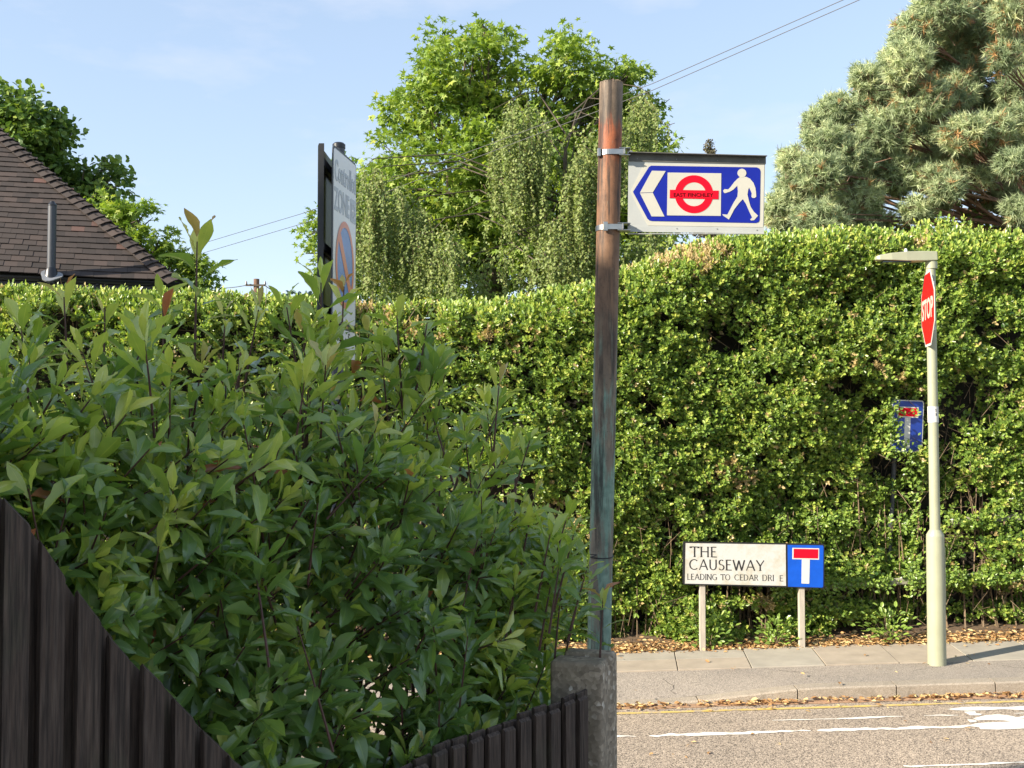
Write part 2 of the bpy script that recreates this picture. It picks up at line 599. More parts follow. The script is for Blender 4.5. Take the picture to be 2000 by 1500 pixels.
M['leg_wood'] = simple('leg_wood', (.43, .38, .31), .85, var=.2, scale=16, stretch=(2, 2, .3))
M['refl_white'] = simple('refl_white', (.72, .72, .71), .22, var=.05)
M['zone_grey'] = simple('zone_grey', (.40, .43, .47), .25, var=.05)
M['zone_red'] = simple('zone_red', (.66, .24, .17), .25, var=.08)
M['zone_blue'] = simple('zone_blue', (.16, .27, .55), .25, var=.15, scale=6)
M['sign_back_shade'] = simple('sign_back_shade', (.05, .058, .048), .35, .4, var=.5, scale=10, dirt=((.20, .21, .16), 30, .57))  # base colour darkened to stand for shadow, plus dirt
M['wire'] = simple('wire', (.05, .05, .055), .6)

# ---------------------------------------------------------------- ground, road, pavement
SL = .03


def ramp_z(x): return SL * np.clip(np.asarray(x, float) - 4.3, -14, 14)


def grid(name, xs, ys, zf, mat, kind='structure', smooth=True):
    X, Y = np.meshgrid(xs, ys)
    Z = zf(X, Y)
    V = np.stack([X, Y, Z], -1).reshape(-1, 3)
    nx, ny = len(xs), len(ys)
    i = (np.arange(ny - 1)[:, None] * nx + np.arange(nx - 1)[None]).reshape(-1)
    F = np.stack([i, i + 1, i + 1 + nx, i + nx], 1)
    o = npmesh(name, V, [F], mat, smooth=smooth)
    o['kind'] = kind
    return o


def near_rise(y): return np.clip((5.4 - y) / 5.4, 0, 1.2) * .8


xs_far = np.concatenate([np.linspace(-400, -30, 8), np.linspace(-25, 30, 56), np.linspace(40, 400, 8)])
ys_far = np.concatenate([np.linspace(-120, -10, 6), np.linspace(-8, 30, 39), np.linspace(40, 600, 10)])
grid('ground', xs_far, ys_far, lambda x, y: ramp_z(x) - .22 + near_rise(y), M['grass_ground'])
xs = np.linspace(-25, 30, 111)
ROAD = -.125
grid('road', xs, np.linspace(5.6, 9.56, 12), lambda x, y: ramp_z(x) + ROAD + .03 * np.sin((y - 5.6) / 3.96 * PI), M['road'])
grid('footpath', xs, np.linspace(-6, 5.46, 12), lambda x, y: ramp_z(x) + near_rise(y) + .012, M['footway'])


def drop(x):                                # dropped kerb towards the left
    t = np.clip((np.asarray(x, float) - 1.35) / 1.6, 0, 1)
    return -(1 - t * t * (3 - 2 * t)) * .10


KY0, KY1 = 9.56, 9.70
# kerb stones: one run of stones with joints
kb = MB()
x = -12.0
while x < 16:
    L = .915
    n = 6
    for k in range(n):
        xa, xb = x + L * k / n + (.006 if k == 0 else 0), x + L * (k + 1) / n - (.006 if k == n - 1 else 0)
        za, zb = float(ramp_z(xa) + drop(xa)), float(ramp_z(xb) + drop(xb))
        V = [(xa, KY0 + .012, za), (xb, KY0 + .012, zb), (xb, KY1, zb + .004), (xa, KY1, za + .004),
             (xa, KY0, za - .014), (xb, KY0, zb - .014), (xa, KY0, float(ramp_z(xa)) - .3), (xb, KY0, float(ramp_z(xb)) - .3),
             (xa, KY1, float(ramp_z(xa)) - .3), (xb, KY1, float(ramp_z(xb)) - .3)]
        F = [(0, 1, 2, 3), (4, 5, 1, 0), (6, 7, 5, 4), (3, 2, 9, 8)]
        if k == 0: F.append((0, 3, 8, 6, 4))
        if k == n - 1: F.append((1, 5, 7, 9, 2))
        kb.add(V, F)
    x += L
o = kb.build('kerb', M['kerb'])
o['kind'] = 'structure'
kb2 = MB().box(-25, 30, 5.46, 5.6, -.3, 0)
kv = []
for p in kb2.v: kv.append((p[0], p[1], p[2] + float(ramp_z(p[0]))))
kb2.v = kv
tag(kb2.build('kerb', M['kerb']), kind='structure')
SY0, SY1 = 10.34, 11.22


def strip_z(x, y):
    f = np.clip((SY0 - y) / (SY0 - KY1), 0, 1)
    return ramp_z(x) + drop(x) * f + .002


grid('pavement', xs, np.linspace(KY1 + .001, SY0 + .05, 6), strip_z, M['footway'])
# paving slabs
for warm in (0, 1):
    pb = MB()
    x = -12.3
    i = 0
    rr = random.Random(3)
    while x < 15:
        wd = .74
        rows = [(SY0, SY1)] if x > 1.9 else [(SY0, 10.78), (10.788, SY1)]
        for (ya, yb) in rows:
            tw = rr.random() < .45
            dz = rr.uniform(-.004, .006)
            if tw == bool(warm):
                z0 = float(ramp_z(x)) + .009 + dz
                z1 = float(ramp_z(x + wd)) + .009 + dz + rr.uniform(-.003, .003)
                g = .005
                sk = -.10
                V = []
                for zz in (-.05, 0):
                    ka, kb_ = sk * (SY1 - ya) / (SY1 - SY0), sk * (SY1 - yb) / (SY1 - SY0)
                    V += [(x + g + ka, ya + g, z0 + zz), (x + wd - g + ka, ya + g, z1 + zz), (x + wd - g + kb_, yb - g, z1 + zz), (x + g + kb_, yb - g, z0 + zz)]
                pb.add(V, [(4, 5, 6, 7), (0, 1, 5, 4), (1, 2, 6, 5), (2, 3, 7, 6), (3, 0, 4, 7)])
            else:
                rr.uniform(-.003, .003)
        x += wd
        i += 1
    tag(pb.build('pavement', M['slab_warm' if warm else 'slab'], bevel=.004), kind='structure')
grid('soil', np.linspace(-14, 16, 121), np.linspace(SY1 - .06, 13.2, 16), lambda x, y: ramp_z(x) + .0 + .05 * np.clip((y - SY1) / .4, -1, 1.5) + .012 * np.sin(x * 9 + y * 5) * np.sin(y * 11 - x * 3), M['soil'])


def road_z(x, y): return float(ramp_z(x)) + ROAD + .03 * math.sin((y - 5.6) / 3.96 * PI)


# painted lines: worn strips lying on the road
def painted_line(name, mat, xa, xb, yc, wd, wear, seed, lift=.004):
    wv = Waves(seed, 1.0, 1, 30)
    wv.k = wv.k * np.random.default_rng(seed).choice([2.0, 6.0, 17.0, 40.0], (30, 1))
    b = MB()
    xs__ = np.arange(xa, xb, .018)
    h0, h1 = wv(xs__[:, None]), wv(xs__[:, None] + 50)
    run = []

    def flush():
        if len(run) > 1:
            V = [(x_, yc - l_, road_z(x_, yc - l_) + lift) for x_, l_, u_ in run] + [(x_, yc + u_, road_z(x_, yc + u_) + lift) for x_, l_, u_ in run]
            n_ = len(run)
            b.add(V, [(i_, i_ + 1, n_ + i_ + 1, n_ + i_) for i_ in range(n_ - 1)])
        run.clear()
    for x_, p0, p1 in zip(xs__, h0, h1):
        wr = wear(x_)
        l_, u_ = wd * min(.5, .5 - wr + .45 * p0), wd * min(.5, .5 - wr + .45 * p1)
        if l_ + u_ < .12 * wd: flush()
        else: run.append((x_, l_, u_))
    flush()
    return tag(b.build(name, mat), kind='structure')


painted_line('road_marking', M['yellow'], -6, 9, 9.33, .06, lambda x: -.1, 1)
painted_line('road_marking', M['road_white'], .2, 5.2, 8.62, .10, lambda x: .34 if x < 1.6 else .22, 2)
painted_line('road_marking', M['road_white'], .2, 5.2, 8.95, .07, lambda x: .52, 5)
painted_line('road_marking', M['road_white'], 2.2, 6.2, 7.68, .055, lambda x: .62 if x < 2.9 else .30, 6)


def ground_pt(px, py):
    """where the ray through a photo pixel meets the road"""
    Y = 8.0
    for _ in range(12):
        p = W(px, py, Y)
        z = road_z(p.x, min(max(p.y, 5.6), 9.5))
        Y *= (EYE - z) / max(EYE - p.z, .01)
    return W(px, py, Y)


b = MB()
for poly in (
    [(1850, 1386), (1880, 1382), (1915, 1381), (1960, 1382), (2000, 1380), (2040, 1381), (2040, 1389), (2000, 1388), (1960, 1386), (1925, 1388), (1890, 1389), (1865, 1388)],
    [(1882, 1391), (1905, 1390), (1906, 1394), (1918, 1395), (1915, 1398), (1895, 1398)],
    [(1901, 1404), (1925, 1398), (1950, 1396), (1975, 1399), (1995, 1404), (2030, 1412), (2040, 1420), (1995, 1424), (1950, 1426), (1915, 1425), (1912, 1421), (1888, 1419), (1905, 1414), (1930, 1412), (1960, 1411), (1975, 1410), (1960, 1408), (1930, 1407), (1910, 1408)],
    [(1889, 1406), (1905, 1407), (1909, 1410), (1895, 1412)],
    [(1986, 1402), (2005, 1398), (2040, 1397), (2040, 1404), (2010, 1405)],
):
    V = []
    for q in poly:
        g = ground_pt(*q)
        V.append((g.x, g.y, road_z(g.x, g.y) + .0045))
    b.add(V, [tuple(range(len(V)))])
tag(b.build('road_marking', M['road_white']), kind='structure')

# a ragged strip of dirt and leaf dust in the gutter
gw = Waves(44, 5.0, 1, 20)
gx = np.arange(-4, 8, .04)
ge = 9.47 - .03 * gw(gx[:, None]) - .02 * gw(gx[:, None] * 4 + 7) - .05 * np.clip((gx - 3) / 3, 0, 1)
b = MB()
V = [(x_, min(y_, 9.54), road_z(x_, min(y_, 9.54)) + .003) for x_, y_ in zip(gx, ge)] + [(x_, 9.557, road_z(x_, 9.557) + .010) for x_ in gx]
n = len(gx)
b.add(V, [(i_, i_ + 1, n + i_ + 1, n + i_) for i_ in range(n - 1)])
tag(b.build('gutter_dirt', simple('gutter_dirt', (.36, .22, .13), .95, var=.5, scale=30)), kind='structure')
# a few cracks wandering over the asphalt footway
b = MB()
rc = random.Random(12)
for (xc, yc_, ang_, L_) in ((1.55, 9.75, 1.75, .5), (3.9, 10.05, .5, .5), (2.6, 10.2, -.2, .4), (5.0, 9.95, 2.2, .35)):
    x_, y_ = xc, yc_
    pts_ = []
    for _ in range(14):
        pts_.append((x_, y_))
        a_ = ang_ + rc.uniform(-.9, .9)
        x_ += math.cos(a_) * L_ / 14
        y_ = min(10.33, max(9.71, y_ + math.sin(a_) * L_ / 14))
    V = []
    for s__ in (-1, 1):
        for k_, (x_, y_) in enumerate(pts_):
            V.append((x_ + s__ * .004 * (1 - abs(k_ / 7 - 1) * .7), y_ + s__ * .002, float(strip_z(x_, y_)) + .0025))
    n = len(pts_)
    b.add(V, [(i_, i_ + 1, n + i_ + 1, n + i_) for i_ in range(n - 1)])
tag(b.build('pavement_crack', simple('crack', (.05, .045, .04), .95)), kind='structure')

# fallen leaves at the hedge foot and in the gutter
LT = np.array([(0, 0, 0), (.28, .35, .10), (.22, .75, .06), (0, 1, -.05), (-.22, .75, .10), (-.28, .35, .06)], float)
LF = np.array([(0, 1, 2, 3), (0, 3, 4, 5)])


def scatter_litter(name, n, xf, yf, zf, size):
    xv, yv = xf(n), yf(n)
    zv = zf(xv, yv) + .004 + RNG.uniform(0, .02, n)
    pos = np.stack([xv, yv, zv], 1)
    a = RNG.uniform(0, 2 * PI, n)
    d = np.stack([np.cos(a), np.sin(a), RNG.uniform(-.2, .35, n)], 1)
    nn = np.stack([RNG.normal(0, .35, n), RNG.normal(0, .35, n), np.ones(n)], 1)
    V, F, T = inst(LT, LF, pos, frames(d, nn), RNG.uniform(.5, 1.2, n) * size, RNG.uniform(0, 1, n))
    return tag(npmesh(name, V, [F], M['litter'], tone=T), kind='stuff')


scatter_litter('leaf_litter', 4800, lambda n: RNG.uniform(-2, 6.6, n), lambda n: 11.17 + np.abs(RNG.normal(0, .17, n)) - RNG.exponential(.03, n), lambda x, y: ramp_z(x) + .05 * np.clip((y - SY1) / .4, -.2, 1.5) + .015, .055)
scatter_litter('leaf_litter', 620, lambda n: np.where(RNG.uniform(0, 1, n) < .35, RNG.uniform(.3, 6.5, n), RNG.choice([1.1, 1.3, 2.2, 2.45, 3.2, 3.9, 4.1, 4.4, 4.7, 5.0, 5.5, 6], n) + RNG.normal(0, .16, n)), lambda n: 9.555 - RNG.exponential(.05, n), lambda x, y: ramp_z(x) + ROAD + .012, .06)
scatter_litter('leaf_litter', 60, lambda n: RNG.uniform(.5, 6, n), lambda n: RNG.uniform(8.0, 11.1, n), lambda x, y: ramp_z(x) + np.where(y < 9.56, ROAD + .02, .012), .05)

# ---------------------------------------------------------------- foliage tools
MAPLE_V = [(0, .0, 0)]
for i in range(5):
    a = math.radians(-120 + 60 * i)
    L = [.62, .92, 1.0, .92, .62][i]
    for (da, rr_) in ((-30, .36), (0, L)):
        aa = a + math.radians(da)
        MAPLE_V.append((math.sin(aa) * rr_, math.cos(aa) * rr_ + .15, -.18 * rr_ * rr_))
aa = math.radians(-120 + 270)
MAPLE_V.append((math.sin(aa) * .36, math.cos(aa) * .36 + .15, -.03))
MAPLE_V = np.array(MAPLE_V)
MAPLE_F = np.array([(0, 1 + 2 * i, 2 + 2 * i, 3 + 2 * i) for i in range(5)])


def rand_dir(n, r=RNG):
    return nrm(r.normal(size=(n, 3)))


def crown(name, clumps, sub_r, per_m2, leaf_n, leaf, tv, tf, mat, parent, seed, up=.7, droop=.3, inner=.55):
    r = np.random.default_rng(seed)
    Vs, Fs, Ts = [], [], []
    off = 0
    for (c, R) in clumps:
        c = np.array(c, float)
        R = np.array(R, float)
        area = 4 * PI * (R[0] * R[1] + R[0] * R[2] + R[1] * R[2]) / 3
        ns = max(3, int(area * per_m2))
        d = rand_dir(ns, r)
        sc = c + d * R * r.uniform(inner, 1.02, ns)[:, None]
        sr = sub_r * r.uniform(.6, 1.35, ns)
        st = r.uniform(-.22, .22, ns)
        idx = np.repeat(np.arange(ns), leaf_n)
        n = len(idx)
        ld = rand_dir(n, r)
        rad = r.uniform(0, 1, n) ** .45
        sq = np.array([1, 1, .62])
        pos = sc[idx] + ld * sq * (sr[idx] * rad)[:, None]
        out = nrm(ld * .8 + d[idx] * .7)
        ax = nrm(out + r.normal(0, .6, (n, 3)) - np.array([0, 0, droop]))
        nm = nrm(out * .55 + np.array([0, 0, up]) + r.normal(0, .45, (n, 3)))
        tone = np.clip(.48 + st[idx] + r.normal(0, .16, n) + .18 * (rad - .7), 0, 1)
        V, F, T = inst(tv, tf, pos, frames(ax, nm), leaf * r.uniform(.65, 1.2, n), tone)
        Vs.append(V)
        Fs.append(F + off)
        Ts.append(T)
        off += len(V)
    return npmesh(name, np.concatenate(Vs), [np.concatenate(Fs)], mat, parent, np.concatenate(Ts))


def px_clumps(lst, Y, seed, flat=1.0):
    r = random.Random(seed)
    k = 2000 / Y
    out = []
    for (x, y, rx, ry, *dy) in lst:
        yy = Y + (dy[0] if dy else r.uniform(-.8, .8))
        p = W(x, y, yy)
        out.append(((p.x, p.y, p.z), (rx / k, (rx + ry) / 2 / k * flat, ry / k)))
    return out


def wood(name, base, clumps, r0, mat, parent, seed, fork=.45, thin=.25):
    """tapered trunk with limbs reaching into every clump"""
    r = random.Random(seed)
    b = MB()
    top = max(c[0][2] for c in clumps)
    base = Vector(base)
    mid = Vector((base.x + r.uniform(-.3, .3), base.y + r.uniform(-.2, .2), base.z + (top - base.z) * fork))
    crownc = sum((Vector(c[0]) for c in clumps), Vector()) / len(clumps)
    head = Vector((crownc.x, crownc.y, base.z + (top - base.z) * .8))
    trunk = [base, base.lerp(mid, .35) + Vector((r.uniform(-.1, .1), 0, 0)), mid, mid.lerp(head, .5) + Vector((r.uniform(-.2, .2), r.uniform(-.2, .2), 0)), head]
    rad = [r0 * 1.25, r0, r0 * .75, r0 * .5, r0 * .22]
    b.tube(trunk, rad, 10)
    for (c, R) in clumps:
        c = Vector(c)
        t = r.uniform(.0, .75)
        a = mid.lerp(head, t * .9) if c.z > mid.z else base.lerp(mid, r.uniform(.6, 1))
        m_ = a.lerp(c, .5) + Vector((r.uniform(-.2, .2), r.uniform(-.2, .2), r.uniform(-.1, .35)))
        q = c.lerp(a, .02)
        ra = r0 * thin * r.uniform(.7, 1.2)
        b.tube([a, m_, q], [ra, ra * .7, ra * .3], 6)
        for _ in range(5):
            e = c + Vector((r.uniform(-1, 1) * R[0], r.uniform(-1, 1) * R[1], r.uniform(-.6, .9) * R[2]))
            s = m_.lerp(q, r.uniform(.3, 1))
            b.tube([s, s.lerp(e, .5) + Vector((0, 0, .08)), e], [ra * .35, ra * .25, ra * .08], 5)
    return b.build(name, mat, parent, smooth=True)

# ---------------------------------------------------------------- hedge
HY = 11.5
TOP_PX = [(-300, 566), (0, 570), (340, 576), (500, 588), (600, 594), (700, 600), (800, 602), (900, 600), (1000, 592), (1100, 574), (1160, 562), (1220, 540), (1270, 517), (1320, 494), (1380, 480), (1450, 470), (1550, 464), (1650, 459), (1720, 466), (1760, 470), (1820, 462), (1900, 470), (2000, 472), (2300, 470)]
tp = [W(a, b_, HY + .25) for a, b_ in TOP_PX]
tpx, tpz = np.array([p.x for p in tp]), np.array([p.z for p in tp])


def hedge_top(x): return np.interp(x, tpx, tpz) - .07


bulge1, bulge2, gapn, gapn2, deadn = Waves(1, 1.5, 2), Waves(2, 4.5, 2), Waves(3, 2.6, 2), Waves(4, 7.5, 2), Waves(5, 3.0, 2)
GAPS = []                                   # bare dark hollows (x, z, rx, rz)
for (px, py, rx, rz) in [(1425, 672, 45, 34), (1652, 765, 42, 30), (1395, 650, 30, 22), (1500, 745, 40, 18), (1330, 650, 30, 14), (1850, 850, 40, 130), (1900, 790, 60, 60), (1960, 680, 30, 30), (1900, 985, 60, 28), (1975, 1020, 40, 28), (1740, 920, 60, 40), (1780, 830, 40, 60), (1700, 1165, 120, 22), (1930, 1175, 90, 30), (1900, 1225, 110, 22), (1310, 1060, 20, 55), (1450, 1160, 130, 22), (1480, 1215, 60, 28), (1250, 1225, 50, 30), (1680, 1230, 60, 18), (1120, 790, 60, 14), (1150, 870, 30, 20), (1080, 1010, 40, 30), (1560, 880, 30, 16), (1620, 960, 26, 18), (1300, 830, 40, 14), (130, 640, 40, 18), (180, 610, 24, 14), (360, 650, 36, 14)]:
    p = W(px, py, HY)
    k = 2000 / HY
    GAPS.append((p.x, p.z, rx / k, rz / k))


def gapness(x, z):
    g = np.zeros(len(x))
    for (gx, gz, rx, rz) in GAPS:
        g = np.maximum(g, 1.25 - ((x - gx) / rx) ** 2 - ((z - gz) / rz) ** 2)
    P = np.stack([x, z * 1.5], 1)
    n = gapn(P) * .45 + gapn2(P) * .75
    loose = np.clip((x - 3.9) / 1.2, 0, 1) * .34 + np.clip((.55 - (z - ramp_z(x))) / .5, 0, 1) * .14
    return np.maximum(np.clip(g, 0, 1), np.clip((n + loose - .52) * 2.4, 0, .95))


DSX, DSZ = W(1772, 832, 11.46).x, W(1772, 832, 11.46).z
hedge = thing('hedge', 'tall clipped privet hedge with browned patches running along the far pavement', 'hedge', (0, HY, 0))
r = np.random.default_rng(21)


def hedge_sprigs(n, x0, x1, zlo):
    x = r.uniform(x0, x1, n)
    top = hedge_top(x)
    base = ramp_z(x) + .08
    z = base + (top + .03 - base) * r.uniform(0, 1, n)
    if zlo == 'low': z = ramp_z(x) + .05 + .5 * r.uniform(0, 1, n) ** 1.3
    elif zlo == 'top': z = top - .34 + .38 * r.uniform(0, 1, n)
    elif zlo is not None: z = np.maximum(z, zlo + r.uniform(0, .3, n))
    return x, z


xs_, zs_ = [], []
for (n, a, b_, zl) in ((5600, -7.0, 6.6, 'top'), (2600, .3, 6.6, 'low'), (12500, -7.0, .3, 1.9), (2400, -7.0, .3, None), (28500, .3, 6.6, None)):
    u, v = hedge_sprigs(n, a, b_, zl)
    xs_.append(u)
    zs_.append(v)
x = np.concatenate(xs_)
z = np.concatenate(zs_)
g = gapness(x, z)
sgn = (np.abs(x - DSX - .06) < .19) & (np.abs(z - DSZ) < .30)
keep = (r.uniform(0, 1, len(x)) > g ** 1.4 * .95) & ~sgn
x, z, g = x[keep], z[keep], g[keep]
top = hedge_top(x)
P2 = np.stack([x, z * 1.3], 1)
shoulder = np.clip((z - (top - .35)) / .35, 0, 1.2)
front = HY - .15 * bulge1(P2) - .15 * bulge2(P2) - .05 * gapn2(P2 * 1.3 + 3) + .26 * shoulder ** 2.2 - .06 * np.clip((z - 2.2), -1, 1)
depth = r.exponential(.085, len(x)) + g * .26
y = front + depth
sd = np.stack([r.normal(-.1, .5, len(x)), -1.0 + .9 * shoulder + r.normal(0, .35, len(x)), .45 + 1.3 * shoulder + r.normal(0, .45, len(x))], 1)
sd = nrm(sd)
# the top surface, seen from the side only
nt_ = 5200
xt = r.uniform(-7, 6.6, nt_)
zt = hedge_top(xt) + r.normal(0, .025, nt_) + .02 * bulge2(np.stack([xt, xt * 0], 1))
yt = HY + .35 + r.uniform(0, 1.0, nt_)
sdt = nrm(np.stack([r.normal(0, .5, nt_), r.normal(-.2, .5, nt_), np.ones(nt_)], 1))
# a few straggling shoots above the clipped line
ns_ = 420
xq = np.concatenate([r.uniform(4.6, 6.5, 250), r.uniform(-6.5, 6, 170)])
zq = hedge_top(xq) + np.concatenate([np.abs(r.normal(0, .05, 250)) + .20 * np.exp(-((xq[:250] - 5.15) / .3) ** 2) * r.uniform(0, 1, 250), np.abs(r.normal(0, .03, 170))])
yq = HY + .2 + r.uniform(0, .5, ns_)
sdq = nrm(np.stack([r.normal(0, .3, ns_), r.normal(-.2, .3, ns_), np.ones(ns_)], 1))
bx = np.concatenate([x, xt, xq])
by = np.concatenate([y, yt, yq])
bz = np.concatenate([z, zt, zq])
sd = np.concatenate([sd, sdt, sdq])
N = len(bx)
base = np.stack([bx, by - HY, bz], 1)
e1 = nrm(np.cross(sd, np.array([.3, .2, 1.0]) + r.normal(0, .3, (N, 3))))
e2 = np.cross(sd, e1)
dn = deadn(np.stack([bx, bz * 1.5], 1)) + gapn2(np.stack([bx * 1.3 + 4, bz * 1.2], 1)) * .5
topf = np.clip((bz - (hedge_top(bx) - .45)) / .45, 0, 1)
dead_zone = np.exp(-((bx - 2.75) / 1.0) ** 2) * topf
dead = (dn + dead_zone * .8 + .12 * topf > 1.18) & (r.uniform(0, 1, N) < .72)
dead |= r.uniform(0, 1, N) < .045
pv, ps, pn, pt, psc = [], [], [], [], []
slen = r.uniform(.07, .14, N)
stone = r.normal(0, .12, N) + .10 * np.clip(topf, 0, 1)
for j in range(7):
    f = [.25, .25, .55, .55, .82, .82, 1.0][j]
    ph = (j // 2) * PI / 2 + (PI if j % 2 else 0) + r.normal(0, .35, N)
    th = (math.radians(62) - .38 * f + r.normal(0, .25, N)) if j < 6 else r.normal(.15, .15, N)
    ld = sd * np.cos(th)[:, None] + (e1 * np.cos(ph)[:, None] + e2 * np.sin(ph)[:, None]) * np.sin(th)[:, None]
    pv.append(base + sd * (slen * f)[:, None])
    ps.append(ld)
    pn.append(nrm(sd * .7 + np.array([-.35, -.55, .35]) + r.normal(0, .42, (N, 3))))
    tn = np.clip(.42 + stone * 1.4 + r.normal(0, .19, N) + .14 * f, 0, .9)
    pt.append(np.where(dead, r.uniform(.93, 1, N), tn))
    psc.append(r.uniform(.034, .062, N) * np.where(dead, .8, 1))
pv, ps, pn, pt, psc = [np.concatenate(q) for q in (pv, ps, pn, pt, psc)]
HT = np.array([(0, 0, 0), (.27, .3, .07), (.25, .72, .07), (0, 1, -.06), (-.25, .72, .07), (-.27, .3, .07)], float)
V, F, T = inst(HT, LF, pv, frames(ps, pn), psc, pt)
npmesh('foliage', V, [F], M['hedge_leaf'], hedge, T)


def sticks(name, A, B_, rad, mat, parent):
    """three-sided thin twigs from A to B"""
    n = len(A)
    d = nrm(B_ - A)
    e1 = nrm(np.cross(d, np.array([.31, .77, .55])))
    e2 = np.cross(d, e1)
    V = []
    for (P, rr_) in ((A, rad), (B_, rad * .55)):
        for k in range(3):
            a = 2 * PI * k / 3
            V.append(P + (e1 * math.cos(a) + e2 * math.sin(a)) * rr_[:, None])
    V = np.stack(V, 1).reshape(-1, 3)
    q = np.array([(0, 1, 4, 3), (1, 2, 5, 4), (2, 0, 3, 5)])
    F = (q[None] + (np.arange(n) * 6)[:, None, None]).reshape(-1, 4)
    return npmesh(name, V, [F], mat, parent)


# twigs: the sprig stalks, the bare stems in the hollows, and upright stems inside
A1 = base[::2]
B1 = (base + sd * slen[:, None])[::2]
m_ = 5200
xg = r.uniform(-6.5, 6.6, m_)
zg = ramp_z(xg) + .05 + (hedge_top(xg) - .15 - ramp_z(xg)) * r.uniform(0, 1, m_)
gg = gapness(xg, zg)
sel = (r.uniform(0, 1, m_) < .22 + gg)
xg, zg = xg[sel], zg[sel]
k = len(xg)
A2 = np.stack([xg, r.uniform(-.02, .42, k), zg], 1)
B2 = A2 + nrm(np.stack([r.normal(0, .5, k), r.normal(-.15, .25, k), r.normal(.5, .55, k)], 1)) * r.uniform(.12, .45, k)[:, None]
m_ = 420
xg = r.uniform(-6.5, 6.6, m_)
A3 = np.stack([xg, r.uniform(.15, .5, m_), ramp_z(xg) - .02], 1)
B3 = A3 + np.stack([r.normal(0, .2, m_), r.normal(0, .1, m_), r.uniform(.5, 2.3, m_)], 1)
A = np.concatenate([A1, A2, A3])
B_ = np.concatenate([B1, B2, B3])
rad = np.concatenate([np.full(len(A1), .0022), r.uniform(.0022, .005, len(A2)), r.uniform(.006, .014, len(A3))])
sticks('twigs', A, B_, rad, M['twig'], hedge)
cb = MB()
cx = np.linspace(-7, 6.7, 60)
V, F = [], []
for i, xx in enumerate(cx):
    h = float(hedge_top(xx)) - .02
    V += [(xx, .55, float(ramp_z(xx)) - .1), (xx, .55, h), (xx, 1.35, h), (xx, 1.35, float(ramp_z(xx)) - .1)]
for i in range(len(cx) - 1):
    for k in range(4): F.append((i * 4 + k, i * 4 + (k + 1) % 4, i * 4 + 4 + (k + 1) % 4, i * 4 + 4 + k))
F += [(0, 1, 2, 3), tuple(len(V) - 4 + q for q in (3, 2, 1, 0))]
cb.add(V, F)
cb.build('inner_shade_core', M['dark_wood_and_shade'], hedge)  # solid filler whose dark colour stands for shade deep in the hedge

# low seedlings at the hedge foot
for i, (px, py, label) in enumerate([(1385, 1225, 'leafy green seedling clump at the left leg of the street name sign'), (1515, 1215, 'leafy green seedling clump under the middle of the street name sign'), (1735, 1235, 'low green seedling clump left of the lamp column foot')]):
    p = W(px, py + 40, 11.25)
    p.z = float(ramp_z(p.x)) + .03
    n = 150
    c = np.array([p.x, 0, 0])
    pos = np.stack([r.normal(0, .11, n), r.normal(0, .05, n), np.abs(r.normal(.12, .10, n)) + .01], 1)
    ld = nrm(pos * np.array([2.5, 2.5, 1]) + r.normal(0, .12, (n, 3)))
    nn = nrm(np.stack([r.normal(-.2, .3, n), r.normal(-.4, .3, n), np.ones(n)], 1))
    V, F, T = inst(HT, LF, pos, frames(ld, nn), r.uniform(.045, .075, n), np.clip(r.normal(.5, .12, n), 0, .88))
    sdl = thing('seedling', label, 'seedling', p, group='seedlings at the hedge foot')
    npmesh('foliage', V, [F], M['hedge_leaf'], sdl, T)
    kk = 14
    B4 = pos[:kk]
    sticks('stem', B4 * np.array([.2, .2, 0]), B4, np.full(kk, .003), M['twig'], sdl)

# ---------------------------------------------------------------- rail fence swallowed by the hedge
rf = thing('rail_fence', 'weathered timber rail fence half swallowed by the hedge behind the lamp column', 'fence', (0, 11.60, 0))
for (pa, pb, hh) in (((1560, 1147), (2150, 1112), .075), ((1860, 1018), (2150, 1000), .075)):
    A_, B2_ = W(*pa, 11.60), W(*pb, 11.60)
    mb = MB()
    mb.add([(A_.x, -.02, A_.z - hh / 2), (B2_.x, -.02, B2_.z - hh / 2), (B2_.x, .05, B2_.z - hh / 2), (A_.x, .05, A_.z - hh / 2),
            (A_.x, -.02, A_.z + hh / 2), (B2_.x, -.02, B2_.z + hh / 2), (B2_.x, .05, B2_.z + hh / 2), (A_.x, .05, A_.z + hh / 2)],
           [(0, 3, 2, 1), (4, 5, 6, 7), (0, 1, 5, 4), (1, 2, 6, 5), (2, 3, 7, 6), (3, 0, 4, 7)])
    mb.build('rail', M['timber_grey'], rf, bevel=.008)
for xx in (3.25, 5.95):
    MB().box(xx - .05, xx + .05, .055, .15, float(ramp_z(xx)) - .1, float(ramp_z(xx)) + (1.0 if xx < 5 else 1.5)).build('post', M['timber_grey'], rf, bevel=.008)

n = 2600
r2 = np.random.default_rng(15)
rx_ = r2.uniform(2.9, 6.4, n)
up_r = r2.uniform(0, 1, n) < .3
lo_z = np.interp(rx_, [W(1560, 1147, 11.56).x, W(2150, 1112, 11.56).x], [W(1560, 1147, 11.56).z, W(2150, 1112, 11.56).z])
hi_z = np.interp(rx_, [W(1860, 1018, 11.56).x, W(2150, 1000, 11.56).x], [W(1860, 1018, 11.56).z, W(2150, 1000, 11.56).z])
pos = np.stack([rx_, r2.uniform(-.10, .03, n), np.where(up_r, hi_z, lo_z) + r2.normal(.01, .05, n)], 1)
q_ = np.sin(rx_ * 7 + up_r * 2) + .6 * np.sin(rx_ * 17) > -.85
pos = pos[q_]
n = len(pos)
ld = nrm(np.stack([r2.normal(.1, .6, n), r2.normal(-.3, .4, n), r2.normal(.2, .5, n)], 1))
nn = nrm(np.stack([r2.normal(-.3, .4, n), r2.normal(-.6, .4, n), np.ones(n) * .6], 1))
